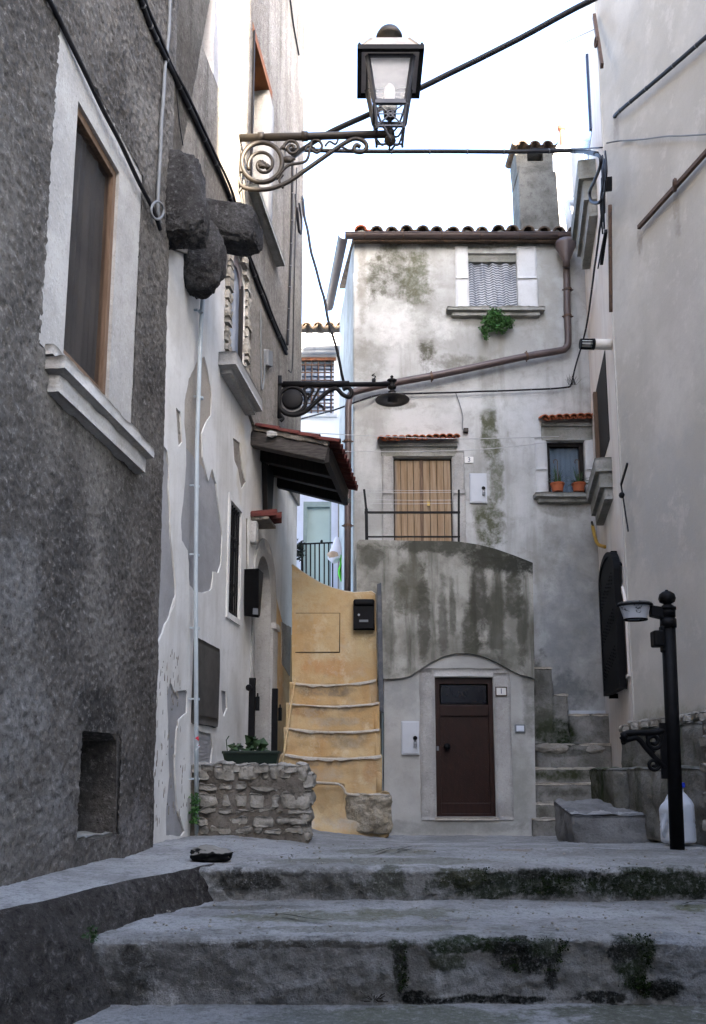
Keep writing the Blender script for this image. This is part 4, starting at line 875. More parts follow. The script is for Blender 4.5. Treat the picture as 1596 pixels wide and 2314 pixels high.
# right window
R = R_rw; b = MB(); b.prism(HF, rect(R[0]-.005, R[1]+.005, R[2]-.005, R[3]+.005), -.14, -.06, [rect(R[0]+.045, R[1]-.05, R[2]+.03, R[3]-.045)]); rw = b.build('right_window', M['wooddark'], gh, bevel=.004)
b = MB(); b.grid(lambda a, c: HF(R[0]+.03+(R[1]-R[0]-.06)*a, R[2]+(R[3]-R[2])*c, -.125+.005*math.sin(a*40)), 50, 4); b.build('net_curtain', M['lace'], rw, smooth=True)
b = MB(); b.fbox(HF, R[0]+.035, R[1]-.035, R[2]+.02, R[3]-.03, -.10, -.095); b.build('pane', M['glass'], rw)
dressed(HF, R_rw, 1207, 1345, 990, 1115, 0, (1204, 1350, 1118, 1139, .13), rw, .42)
a = MB(); a.frock(HF, HF.px(1222, 960)[0], HF.px(1340, 960)[0], R[3]+.003, HF.px(900, 957)[1], -.1, .02, step=.05, r=.012, amp=.008, sc=8); a.build('lintel', M['stoneg'], rw, smooth=True)
hood(HF, 1217, 1345, 941, 957, rw, 8)
# ---- lower storey: porch with terrace
top_pts = [(806, 1228), (812, 1221), (850, 1222), (900, 1223), (960, 1224), (1010, 1224), (1040, 1226), (1080, 1232), (1120, 1242), (1160, 1256), (1203, 1273)]
low_pts = [(1207, 1535), (1195, 1530), (1175, 1526), (1150, 1514), (1120, 1497), (1090, 1484), (1060, 1478), (1030, 1477), (1000, 1485), (970, 1500), (945, 1517), (925, 1529), (905, 1534), (868, 1535), (806, 1535)]
mb = MB(); mb.prism(PF, ragged(pxs(PF, top_pts), .0, .3)[:-1]+pxs(PF, [(1203, 1273)])+pxs(PF, low_pts), -.80, .035)
pw = mb.build('porch_wall', M['porch'], gh, bevel=.015)
DR = hr(985, 1118, 1530, 1846, PF)
lowout = pxs(PF, [(868, 1890), (868, 1535)])+[PF.px(u, v-3) for u, v in low_pts[:-2][::-1]]+pxs(PF, [(1207, 1535), (1212, 1892)])
mb = MB(); mb.panel(PF, [(x, z) for x, z in lowout], [rect(*DR)], 0, .12, .75); mb.build('lower_wall', M['lower'], gh)
a = MB()
for s0, s1, top in ((PF.px(948, 1600)[0], DR[0]-.002, 1515), (DR[1]+.002, PF.px(1155, 1600)[0], 1520)):
    z1 = PF.px(1000, top)[1]
    a.frock(PF, s0, s1, -.02, z1, -.08, .020, step=.05, r=.015, amp=.008, sc=8, seed=s0)
a.frock(PF, DR[0]-.16, DR[1]+.14, DR[3]+.004, DR[3]+.10, -.06, .012, step=.05, r=.02, amp=.01, sc=7)
a.build('door_surround', M['stone'], gh, smooth=True)
d = MB(); d.prism(PF, rect(DR[0]-.004, DR[1]+.004, DR[2], DR[3]+.004), -.12, -.05, [rect(DR[0]+.055, DR[1]-.05, DR[2]+.03, DR[3]-.07)])
bd = d.build('brown_door', M['doorb'], gh, bevel=.004)
zr = PF.px(1000, 1596)[1]
d = MB(); d.fbox(PF, DR[0]+.05, DR[1]-.045, zr-.10, zr+.02, -.10, -.055); d.build('rail', M['doorb'], bd, bevel=.003); d = MB(); d.fbox(PF, DR[0]+.05, DR[1]-.045, DR[2]+.02, DR[2]+.14, -.10, -.058); d.build('rail', M['doorb'], bd, bevel=.003)
d = MB(); d.prism(PF, rect(DR[0]+.05, DR[1]-.045, DR[2]+.13, zr-.09), -.10, -.075)
x0, x1, z0, z1 = DR[0]+.055, DR[1]-.05, DR[2]+.14, zr-.10
k = 0
for i in range(-14, 16):                                         # diagonal boarding
    pts = []; c0 = z1+i*.075
    for x in (x0, x1):
        pts.append((x, c0-(x-x0)*.95))
    (xa, za), (xb, zb_) = pts
    if zb_ > z1 or za < z0: continue
    def cl(x, z, X, Z):
        if z > z1: t = (z1-z)/(Z-z); return (x+(X-x)*t, z1)
        if z < z0: t = (z0-z)/(Z-z); return (x+(X-x)*t, z0)
        return (x, z)
    A, B = cl(xa, za, xb, zb_), cl(xb, zb_, xa, za)
    d.bar(PF(*A, -.0745), PF(*B, -.0745), .006, .004, (0, -1, 0)); k += 1
d.build('boarded_panel', M['doorb'], bd)
d = MB(); d.fbox(PF, DR[0]+.07, DR[1]-.065, zr+.035, DR[3]-.08, -.085, -.075); d.build('transom_pane', M['dglass'], bd)
d = MB(); kp = PF(*PF.px(1011, 1687), -.07); d.lathe([(.012, 0), (.014, .03), (.032, .045), (.036, .06), (.02, .075), (0, .078)], kp, 14, (0, -1, 0)); d.lathe([(.03, -.02), (.03, .004), (0, .005)], kp, 12, (0, -1, 0)); d.build('door_knob', M['black'], bd, smooth=True)
d = MB(); d.fbox(PF, *PF.px(988, 1700)[:1], PF.px(993, 1700)[0], PF.px(990, 1696)[1], PF.px(990, 1686)[1], -.06, -.045); d.build('latch', M['cableg'], bd)
d = MB(); d.frock(PF, DR[0]-.02, DR[1]+.03, DR[2]-.035, DR[2]-.002, -.1, .03, step=.04, r=.008, amp=.004); d.build('door_step', M['nose'], gh, smooth=True)
# base plinth bump
# ---- plates, boxes
def plate(F, u, v, wpx, hpx, txt, label, o=.02, frame=None):
    P = F.px(u, v); m = mpp(F(*P)); a, b = wpx*m/2, hpx*m/2
    r = thing('house_number', label, 'number plate', tuple(F(P[0], P[1]-b, o)))
    mb = MB(); mb.fbox(F, P[0]-a, P[0]+a, P[1]-b, P[1]+b, -.01, o); mb.build('tile', M['ceramic'], r, bevel=.004)
    if frame:
        mb = MB(); mb.prism(F, rect(P[0]-a-.008, P[0]+a+.008, P[1]-b-.008, P[1]+b+.008), -.01, o+.003, [rect(P[0]-a, P[0]+a, P[1]-b, P[1]+b)]); mb.build('rim', M['rust'], r)
    cu = bpy.data.curves.new('numeral', 'FONT'); cu.body = txt; cu.size = hpx*m*1.0; cu.extrude = .0015; cu.align_x = 'CENTER'; cu.align_y = 'CENTER'
    to = bpy.data.objects.new('numeral', cu); COL.objects.link(to); cu.materials.append(M['ink'])
    to.location = F(P[0], P[1], o+.002); to.rotation_euler = (math.pi/2, 0, 0)
    me = bpy.data.meshes.new_from_object(to); mo = bpy.data.objects.new('numeral', me); COL.objects.link(mo); mo.location = to.location; mo.rotation_euler = to.rotation_euler
    bpy.data.objects.remove(to); mo.name = 'numeral'
    return adopt(mo, r)
plate(PF, 1132, 1563, 22, 17, '1', 'small white tile with the number 1 beside the brown door', .03, 1)
plate(HF, 1060, 1040, 20, 15, '3', 'small white tile with the number 3 beside the upper wooden door', .012)
def meter(u0, u1, v0, v1, F, label, ku, kv):
    a, b, z0, z1 = hr(u0, u1, v0, v1, F); r = thing('meter_box', label, 'meter box', tuple(F(a, z0, .02)), 'grey meter boxes on the grey house')
    mb = MB(); mb.fbox(F, a, b, z0, z1, -.02, .028); mb.build('frame', M['metal_box'], r, bevel=.006)
    mb = MB(); mb.fbox(F, a+.012, b-.012, z0+.014, z1-.012, .02, .034); mb.build('door', M['metal_box'], r, bevel=.004)
    mb = MB(); k = F(*F.px(ku, kv), .034); mb.lathe([(.0, .018), (.018, .016), (.024, 0), (.024, -.002)], k, 12, (0, -1, 0)); mb.build('lock', M['black'], r)
    mb = MB(); k2 = k+Vector((0, -.012, -.065)); mb.box(k2.x-.017, k2.x+.017, k2.y-.012, k2.y+.008, k2.z-.028, k2.z+.008); mb.tube([k2+Vector((.012*math.cos(t), 0, .01+.045*math.sin(t))) for t in [i/8*3.14 for i in range(9)]], .004, 6); mb.build('padlock', M['cableg'], r)
meter(907, 947, 1630, 1706, PF, 'grey meter box on the lower wall beside the brown door', 938, 1668)
meter(1061, 1100, 1071, 1138, HF, 'grey meter box high on the wall beside the upper wooden door', 1092, 1105)
a, b, z0, z1 = hr(1163, 1187, 1637, 1656, PF); ic = thing('doorbell', 'small grey doorbell plate on the wall between brown door and side steps', 'doorbell', tuple(PF(a, z0, 0)))
mb = MB(); mb.fbox(PF, a, b, z0, z1, -.01, .02); mb.build('housing', M['cableg'], ic, bevel=.005); mb = MB(); mb.fbox(PF, a+.016, b-.016, z0+.014, z1-.014, .01, .025); mb.fbox(PF, a+.03, b-.03, z0+.022, z1-.022, .02, .03); mb.build('button', M['whitep'], ic, bevel=.003)
# ---- railing with washing lines on the terrace
rl = thing('terrace_railing', 'thin black iron railing with white washing lines before the upper wooden door', 'railing', tuple(At(930, 1222, 9.6)))
RY = 9.6
mb = MB(); mb.bar(At(829, 1224, RY), At(828, 1150, RY), .035, .03, (0, 1, 0)); mb.bar(At(829, 1160, RY), At(823, 1106, RY), .024, .02, (0, 1, 0)); mb.build('post', M['iron'], rl); mb = MB(); mb.bar(At(1037, 1228, RY), At(1037, 1107, RY), .022, .022, (0, 1, 0)); mb.build('post', M['iron'], rl)
mb = MB(); mb.bar(At(824, 1158, RY), At(1040, 1158, RY), .022, .022); mb.build('rail', M['iron'], rl); mb = MB(); mb.bar(At(826, 1213, RY), At(1040, 1213, RY), .016, .016); mb.build('rail', M['iron'], rl)
for v0, v1 in ((1107, 1108), (1113, 1112), (1129, 1130), (1138, 1137)):
    mb = MB(); A, B = At(826, v0, RY), At(1036, v1, RY); mb.tube([A, A.lerp(B, .5)+Vector((0, 0, -.006)), B], .0028, 5); mb.build('washing_line', M['tie'], rl)
# ---- chimney
ch = thing('chimney', 'squat plastered chimney with curved tile cap on the roof of the grey house', 'chimney', tuple(At(1220, 505, 11.2)))
CY = 11.2; c0 = At(1176, 510, CY); c1 = At(1268, 510, CY); c2 = At(1168, 372, CY); c3 = At(1250, 368, CY); ct0, ct1 = At(1165, 338, CY), At(1250, 338, CY)
mb = MB(); mb.hexa([(c0.x, CY, c0.z-.3), (c1.x, CY, c0.z-.3), (c1.x, CY+.5, c0.z-.3), (c0.x, CY+.5, c0.z-.3), (c2.x+.02, CY, c2.z), (c1.x-.03, CY, c2.z-.10), (c1.x-.03, CY+.5, c2.z-.1), (c2.x+.02, CY+.5, c2.z)]); CHM = plaster('dark chimney plaster', (.085, .081, .071), (.145, .14, .125), 3, .4, 50, .8, .012, mott=.6, dark=(.035, .034, .03)); mb.build('shaft', CHM, ch, bevel=.02)  # even dark grey, lowered to offset the open sky on the shaft
mb = MB(); F_ = FrY(CY+.02); opn = rect(At(1192, 350, CY).x, At(1228, 350, CY).x, At(1200, 362, CY).z, At(1200, 342, CY).z)
mb.panel(F_, [(c2.x+.01, c2.z-.12), (c3.x, c2.z-.12), (ct1.x, ct1.z), (ct0.x, ct0.z)], [opn], 0, .25, .42); mb.build('flue_head', CHM, ch)
mb = MB(); mb.prism(F_, opn, -.26, -.25); mb.build('flue_opening', M['void'], ch)
t = MB()
for i in range(3):
    x = ct0.x+(ct1.x-ct0.x)*(i+.5)/3; z = ct0.z+.02
    t.halftile((x, CY-.08, z), (x, CY+.5, z+.05), .075, .07, (0, 0, 1), .018, 10)
for i in range(4):
    x = ct0.x+(ct1.x-ct0.x)*i/3; t.halftile((x, CY-.06, ct0.z+.07), (x, CY+.5, ct0.z+.12), .06, .06, (0, 0, -1), .016, 8)
t.build('tile_cap', M['tiled'], ch)
# house behind, peeling white, and its flue pots
pb = thing('peeling_house', 'flaking white house wall rising behind the chimney', 'house', (2.9, 12.6, 0))
a0, a1 = At(1253, 330, 12.6), At(1330, 330, 12.6)
mb = MB(); mb.box(a0.x, a1.x+1.5, 12.7, 15, 0, a0.z); mb.build('wall', plaster('flaking white wall', (.78, .77, .75), (.80, .79, .78), 2, .1, 40, .4, .01, mott=.1, spot=(5.5, (.40, .37, .34), .9)), pb)
mb = MB(); mb.box(a0.x-.03, a1.x+1.5, 12.65, 15, a0.z, a0.z+.05); mb.build('coping', M['stonew'], pb)
p0, p1 = At(1276, 325, 12.8), At(1273, 282, 12.8)
tp_ = MB(); tp_.tube([(p0.x, 12.9, a0.z), (p1.x, 12.9, p1.z)], .045, 10); tp_.blob((p1.x, 12.9, p1.z+.01), (.07, .07, .06), 2, .4, 2, 3); tag(tp_.build('flue_pot', M['tile'], smooth=True), 'slim terracotta flue pot on the flaking white house', 'flue')
f0, f1 = At(1292, 525, 10.5), At(1280, 462, 10.5)
tp_ = MB(); tp_.tube([f0, f1, f1+Vector((.03, .0, .03)), f1+Vector((.12, 0, .03))], .05, 10); tag(tp_.build('flue_pipe', M['whitep'], smooth=True), 'white bent flue pipe above the gutter funnel', 'flue')
# ---- plants of the house
def leafball(mb, c, rad, n, size, rnd, droop=0):
    for _ in range(n):
        d = Vector((rnd.gauss(0, 1), rnd.gauss(0, 1), rnd.gauss(0, 1))).normalized()*rnd.random()**.45
        p = Vector(c)+Vector((d.x*rad[0], d.y*rad[1], d.z*rad[2])); s_ = size*rnd.uniform(.6, 1.3)
        a = Vector((rnd.uniform(-1, 1), rnd.uniform(-1, 1), rnd.uniform(-1, .6)-droop)).normalized(); b = a.cross(Vector((rnd.uniform(-1, 1), rnd.uniform(-1, 1), rnd.uniform(-1, 1)))).normalized(); nrm = a.cross(b)*s_*.25
        mb.add([p, p+a*s_*.5+b*s_*.42+nrm, p+a*s_, p+a*s_*.5-b*s_*.42+nrm], [(0, 1, 2, 3)])
rnd = random.Random(4)
fp = thing('wall_plant', 'bushy green plant sprouting below the top window sill', 'plant', tuple(HF(*HF.px(1115, 705), .1)))
mb = MB()
for u, v, ru, n in ((1118, 722, 22, 230), (1100, 735, 16, 150), (1140, 735, 17, 150), (1092, 752, 11, 90), (1150, 738, 9, 60), (1120, 745, 16, 120), (1108, 712, 10, 60), (1097, 768, 6, 30), (1135, 755, 8, 35)):
    c = HF(*HF.px(u, v), .10); m = mpp(c); leafball(mb, c, (ru*m, .08, ru*m*.8), n, .036, rnd, .4)
mb.build('foliage', M['leaf'], fp)
mb = MB()
for u, v in ((1095, 760), (1145, 745), (1118, 740), (1150, 735)): mb.tube(smooth([HF(*HF.px(1112, 705), .05), HF(*HF.px((1112+u)/2, 722), .13), HF(*HF.px(u, v), .1)], 4), .004, 5)
mb.build('stem', M['leafd'], fp)
def potplant(u, v, label, seed):
    P = HF(*HF.px(u, v), .055); r = thing('flower_pot', label, 'flower pot', tuple(P)); rnd = random.Random(seed)
    mb = MB(); mb.lathe([(.062, 0), (.078, .085), (.086, .087), (.088, .105), (.074, .107), (.068, .09)], P, 16); mb.build('pot', M['pot'], r, smooth=False)
    mb = MB(); mb.lathe([(.07, .092), (.0, .094)], P, 12); mb.build('soil', M['soil'], r)
    mb = MB()
    for i in range(46):
        a = rnd.uniform(0, 6.28); L = rnd.uniform(.14, .30); el = rnd.uniform(.45, 1.45); d = Vector((math.cos(a), math.sin(a)*.5-.1, 0)); q = P+Vector((rnd.uniform(-.03, .03), rnd.uniform(-.03, .03), .09))
        pts = [q+d*(L*math.cos(el)*t)+Vector((0, 0, L*math.sin(el)*t-L*.75*t*t*(1.5-el))) for t in (0, .3, .6, .85, 1)]
        wv = d.cross(Vector((0, 0, 1))).normalized()*.006; vs = []
        for j, p in enumerate(pts): k = (1, 1.1, .9, .5, .08)[j]; vs += [p-wv*k, p+wv*k]
        mb.add(vs, [(2*j, 2*j+1, 2*j+3, 2*j+2) for j in range(4)])
    mb.build('leaves', M['blade'], r)
    mb = MB(); h = P+Vector((.02, 0, .09)); mb.tube([h, h+Vector((-.01, 0, .27))]+[h+Vector((-.03+.025*math.cos(t), 0, .29+.03*math.sin(t))) for t in (0, .8, 1.6, 2.4, 3.2, 3.9)], .005, 6); mb.build('support_hook', M['woodframe'], r, smooth=True)
potplant(1258, 1115, 'terracotta pot of long thin leaves nearer the stone jamb on the small window sill', 21)
potplant(1306, 1115, 'terracotta pot of long thin leaves nearer the house corner on the small window sill', 22)
rnd = random.Random(9); mb = MB()
for i in range(26):
    q = HF(*HF.px(1290+rnd.uniform(-8, 12), 872), .03); mb.tube([q, q+Vector((rnd.uniform(-.06, .06), -.02, .06+.08*rnd.random()))], .0015, 4)
tag(mb.build('dry_weed', M['soil']), 'tuft of dry weeds on the cable of the grey house', 'weed')

# ================================================================ ochre stairs
ys = thing('ochre_stairs', 'crooked ochre painted stairs with worn white edges, black mailbox at their top', 'stairs', (-.3, 9, -.1))
STEPS = [  # (left u, right u, v of edge left, middle, right, Y of the riser, v foot)
    (668, 852, 1541, 1546, 1534, 9.36, 1592), (660, 858, 1588, 1594, 1586, 9.20, 1648), (655, 860, 1643, 1652, 1646, 9.04, 1710), (644, 864, 1702, 1712, 1705, 8.88, 1790)]
def edgev(s, t): l, mdl, r = s[2], s[3], s[4]; return l*(1-t)*(1-2*t)+4*mdl*t*(1-t)+r*t*(2*t-1)
mb = MB(); ns = MB()
for i, s_ in enumerate(STEPS):
    Y = s_[5]; zf = At(750, s_[6], Y).z-.12; n = 26
    def fr(a, b, s_=s_, Y=Y, zf=zf, i=i):
        u = s_[0]-14+(s_[1]-s_[0]+14)*a; zt = At(u, edgev(s_, a), Y).z; x = At(u, s_[6], Y).x
        if b < .55: t = b/.55; z = zf+(zt-zf)*t; return (x+.006*mnoise.noise(Vector((z*6, i, 0))), Y+.018*nz(x, i, z, 4)+.01*math.sin(t*3.1), z)
        t = (b-.55)/.45; return (x, Y+.012*nz(x, i, zt, 4)+.45*t, zt+.004*nz(x, t, i, 8))
    mb.grid(fr, 44, 40)
    def fn(a, b, s_=s_, Y=Y, i=i):
        u = s_[0]-6+(s_[1]-s_[0]+4)*a; P = At(u, edgev(s_, a), Y); w_ = max(.006, .026+.02*nz(P.x, i*3, 0, 3.5)+.010*nz(P.x, i, 2, 13)); yf = Y+.012*nz(P.x, i, P.z, 4)-.016-.006*nz(P.x, i, 5, 7)
        if b < .3: return (P.x, yf+.022*(1-b/.3), P.z-w_)
        if b < .6: return (P.x, yf+.003*math.sin((b-.3)*10), P.z-w_+(w_-.006)*(b-.3)/.3)
        return (P.x, yf+.004+.14*((b-.6)/.4)**1.5, P.z-.006+.006*min((b-.6)/.13, 1)+.003*nz(P.x, b, i, 9))
    ns.grid(fn, 110, 10); ns.build('worn_edge', M['nose'], ys, smooth=True); ns = MB()
    # right cheek
    xr = At(s_[1], s_[6], Y).x; 
    mb.hexa([(xr-.06, Y, zf), (xr, Y+.01, zf), (xr, 9.9, zf), (xr-.06, 9.9, zf), (At(s_[1], 1500, Y).x-.06, Y+.01, At(s_[1], s_[4], Y).z-.01), (At(s_[1], 1500, Y).x-.004, Y+.02, At(s_[1], s_[4], Y).z-.01), (At(s_[1], 1500, Y).x-.004, 9.9, At(s_[1], s_[4], Y).z-.01), (At(s_[1], 1500, Y).x-.06, 9.9, At(s_[1], s_[4], Y).z-.01)])
mb.build('steps', M['yellow'], ys, smooth=True)
YW = FrY(9.42)
top = [(660, 1275), (680, 1290), (700, 1303), (725, 1318), (750, 1328), (780, 1336), (800, 1339), (825, 1338), (840, 1336), (848, 1342), (850, 1400), (853, 1535), (858, 1600), (660, 1600)]
mb = MB(); mb.prism(YW, ragged(pxs(YW, top), .005, .06), -.30, 0); mb.build('back_wall', M['yellow'], ys, bevel=.02)
mb = MB(); mb.tube([YW(*YW.px(u, v+1), -.02) for u, v in top[:10]], .016, 6); mb.build('wall_coping', M['nose'], ys, smooth=True)
hx = hr(668, 769, 1385, 1475, YW); mb = MB(); mb.prism(YW, rect(*hx), -.01, .004); mb.build('hatch_gap', M['soil'], ys)
mb = MB(); mb.prism(YW, rect(hx[0], hx[1]-.010, hx[2]+.010, hx[3]-.010), -.01, .011); hh = mb.build('meter_hatch', M['yellow'], ys, bevel=.003)
mb = MB(); cx, cz = YW.px(699, 1431); 
for A, B in (((-.085, 0), (0, .05)), ((0, .05), (.085, 0)), ((.085, 0), (0, -.05)), ((0, -.05), (-.085, 0))): mb.bar(YW(cx+A[0], cz+A[1], .012), YW(cx+B[0], cz+B[1], .012), .008, .006, (0, -1, 0))
for v in (1410, 1452):
    q = YW(*YW.px(744, v), .012); mb.lathe([(.0, .006), (.016, .005), (.024, .004), (.024, -.004)], q, 14, (0, -1, 0))
mb.build('embossed_mark', M['yellow'], hh)
# rough bottom block, broken stone at its corner
mb = MB()
B0 = FrY(8.72)
mb.rock(lambda a, b, c: (At(690, 1870, 8.72).x-.1+a, 8.72+c+.10*b/.5, -.14+b), (At(880, 1860, 8.72).x-At(690, 1870, 8.72).x+.1, At(800, 1792, 8.72).z+.14, .5), step=.03, r=.03, amp=.03, sc=5, seed=2)
mb.rock(lambda a, b, c: (At(640, 1870, 8.72).x+a, 8.77+c, -.1+b), (At(780, 1860, 8.72).x-At(640, 1870, 8.72).x, At(740, 1770, 8.72).z+.1, .4), step=.03, r=.03, amp=.02, sc=5, seed=5)
mb.build('bottom_step', M['yellow'], ys, smooth=True)
ns = MB(); rr = random.Random(6)
c = At(782, 1884, 8.70); m = mpp(c)
def brk(x, y, z):
    p = Vector((c.x+x, 8.655+z, c.z+y)); g = mnoise.noise(p*7)+.6*abs(mnoise.noise(p*13))+.4*mnoise.noise(p*27); k_ = min(1, max(0, (x/(100*m))*1.5+.1-(.5-y/(85*m))*.3))
    return p+Vector((.012*g, -.05*g*k_+.10*(1-k_), .012*g))
ns.rock(brk, (103*m, 87*m, .2), step=.014, r=.035, amp=.012, sc=9, seed=3)
ns.build('broken_stones', plaster('broken pale stone with ochre remains', (.33, .28, .20), (.40, .36, .29), 5, .4, 40, 1., .02, mott=.7, dark=(.10, .08, .06), fleck=(9, (.14, .115, .085), (.46, .43, .38), .6)), ys, smooth=True)
ns = MB(); ns.tube(smooth([At(u, v, 8.70) for u, v in ((698, 1768), (730, 1769), (765, 1772), (778, 1783), (785, 1794), (820, 1797), (860, 1796), (880, 1800))], 4), .014, 6); ns.build('worn_lip', M['nose'], ys, smooth=True)
cv_ = MB(); cv_.tube(smooth([At(u, v, Y) for u, v, Y in ((667, 1535, 9.38), (664, 1555, 9.33), (658, 1592, 9.18), (650, 1648, 9.02), (641, 1706, 8.86), (636, 1735, 8.84))], 6), [.010+.016*abs(mnoise.noise(Vector((i*.4, 0, 0)))) for i in range(31)], 7); cv_.build('plaster_cove', M['yellow'], ys, smooth=True)
# board beside the stairs
bb = MB(); bb.hexa([At(856, 1605, 9.25), At(868, 1612, 9.25), At(868, 1612, 9.4), At(856, 1605, 9.4), At(852, 1320, 9.25), At(862, 1316, 9.25), At(862, 1316, 9.4), At(852, 1320, 9.4)])
tag(bb.build('upright_board', metal('blue grey board', (.06, .065, .075), (.11, .11, .11), .7, 12, .2, 0), bevel=.006), 'narrow dark grey board standing upright between the ochre stairs and the porch', 'board')
# mailbox
mbx = hr(799, 846, 1358, 1422, YW); ml = thing('mailbox', 'black mailbox with rounded lid on the ochre wall', 'mailbox', tuple(YW(mbx[0], mbx[2], .02)))
mb = MB(); mb.prism(YW, rect(mbx[0]+.008, mbx[1]-.008, mbx[2], mbx[3]-.03), 0, .10); mb.build('body', M['black'], ml, bevel=.01)
mb = MB(); mb.fbox(YW, mbx[0], mbx[1], mbx[3]-.07, mbx[3], -.01, .125); mb.build('lid', M['black'], ml, bevel=.02)
mb = MB(); c = YW(*YW.px(811, 1393), .10); mb.lathe([(.012, 0), (.012, .006), (0, .007)], c, 10, (0, -1, 0)); mb.build('lock', M['gutterg'], ml)
mb = MB(); mb.fbox(YW, YW.px(812, 1400)[0], YW.px(832, 1400)[0], YW.px(820, 1409)[1], YW.px(820, 1404)[1], .095, .106); mb.build('name_plate', M['cableg'], ml)

# ================================================================ stone bench wall with planter
pw_ = thing('stone_wall', 'low rubble stone wall topped by the green planter', 'wall', (-.6, 6.5, 0))
WX0, WX1, WY = -1.24, At(697, 1800, 6.45).x, 6.45; WZT = At(560, 1731, 6.45).z
mb = MB(); mb.rock(lambda a, b, c: (WX0+a, WY+.03+c, -.06+b), (WX1-WX0, WZT+.05, .42), step=.03, r=.03, amp=.025, sc=6)
mb.cur = 1; rr = random.Random(12)
rows = [(1728, 1766, 7), (1767, 1786, 6), (1787, 1828, 6), (1829, 1842, 6), (1841, 1872, 5), (1866, 1889, 7)]
for r0, (va, vb, n) in enumerate(rows):
    u = 438.+6*(r0 % 2)
    ws = [rr.uniform(.5, 1.8) for _ in range(n)]; tot = sum(ws)
    for w_ in ws:
        du = 262*w_/tot; u0_, u1_ = u+rr.uniform(0, 5), u+du-rr.uniform(1, 7); u += du
        if rr.random() < (.25 if r0 in (1, 3) else .03): continue
        a, b = At(u0_, vb-rr.uniform(0, 7), WY), At(u1_, va+rr.uniform(0, 7), WY); tl = rr.uniform(-.12, .12)
        mb.rock(lambda x, y, c: (a.x+x+tl*y, WY+.012+c-.02*rr.random()*0, a.z+y+tl*x), (max(b.x-a.x, .04), max(b.z-a.z, .03), .1), step=.02, r=.028, amp=.024, sc=11, seed=rr.random()*30)
for i in range(11):
    c = At(446+236*i/10, 1731, WY); mb.rock(lambda x, y, z: (c.x-.05+x, WY-.01+.02*(i % 3)+z, WZT-.05+y), (.07+.05*rr.random(), .055+.02*rr.random(), .36), step=.025, r=.025, amp=.022, sc=10, seed=i*3)
for i in range(4): mb.rock(lambda x, y, z: (WX1-.06+x, WY+.02+z, .0+.125*i+y), (.07+.03*rr.random(), .11, .3), step=.025, r=.03, amp=.025, sc=10, seed=i*7+2)
mb.build('rubble', [M['mortar'], M['rockb']], pw_, smooth=True)
pt = thing('planter', 'long dark green planter with wilted leaves on the rubble wall', 'planter', (-.75, 6.7, WZT))
a0, a1 = At(502, 1728, 6.6), At(632, 1728, 6.6); zt = At(560, 1697, 6.6).z; z0 = WZT-.01
mb = MB(); o = lambda x0, x1, y0, y1, z: [(x0, y0, z), (x1, y0, z), (x1, y1, z), (x0, y1, z)]
L = [o(a0.x+.03, a1.x-.03, 6.60, 6.74, z0), o(a0.x+.006, a1.x-.006, 6.575, 6.765, zt-.02), o(a0.x, a1.x, 6.565, 6.775, zt-.02), o(a0.x, a1.x, 6.565, 6.775, zt), o(a0.x+.012, a1.x-.012, 6.577, 6.763, zt), o(a0.x+.014, a1.x-.014, 6.58, 6.76, zt-.03)]
mb.add([p for l in L for p in l], [(0, 3, 2, 1)]+[(4*i+j, 4*i+(j+1) % 4, 4*i+4+(j+1) % 4, 4*i+4+j) for i in range(5) for j in range(4)]); mb.build('trough', M['planter'], pt, bevel=.004)
mb = MB(); mb.grid(lambda a, b: (a0.x+.014+(a1.x-a0.x-.028)*a, 6.58+.18*b, zt-.022+.012*nz(a*9, b*3, 0, 1.3)), 24, 8); mb.build('soil', M['soil'], pt, smooth=True)
rnd = random.Random(30); mb = MB()
for u, v, ru, n, s_ in ((535, 1692, 16, 40, .05), (575, 1680, 9, 12, .09), (565, 1690, 14, 16, .06), (590, 1692, 8, 8, .06)):
    c = At(u, v, 6.67); m = mpp(c); leafball(mb, c, (ru*m, .05, 9*m), n, s_, rnd)
c = At(514, 1700, 6.65); mb.tube([c, c+Vector((-.01, 0, .09)), c+Vector((.01, 0, .12))], .004, 5)
mb.build('leaves', M['leafd'], pt)
# little weed by the pipe foot
rnd = random.Random(33); mb = MB()
for v, n in ((1810, 50), (1830, 70), (1852, 50), (1800, 20)):
    c = LW(*LW.px(426, v), .05); leafball(mb, c, (.03, .04, .035), n, .024, rnd)
tag(mb.build('weed', M['leaf']), 'small green weed at the foot of the pale drainpipe', 'weed')
mb = MB(); c = OnZ(205, 2120, -.15); leafball(mb, (c.x, c.y, c.z+.015), (.025, .03, .035), 30, .022, rnd); tag(mb.build('weed', M['leafd']), 'tiny weed growing where the kerb meets the broad step', 'weed')
mb = MB(); c = OnZ(845, 2264, -.43)
for i in range(40): mb.tube([(c.x, c.y-.03, -.42), (c.x+rnd.uniform(-.06, .06), c.y-.04+rnd.uniform(-.03, .02), -.42+.05*rnd.random())], .0016, 4)
tag(mb.build('dry_weed', M['soil']), 'dry black weed at the foot of the broad step', 'weed')
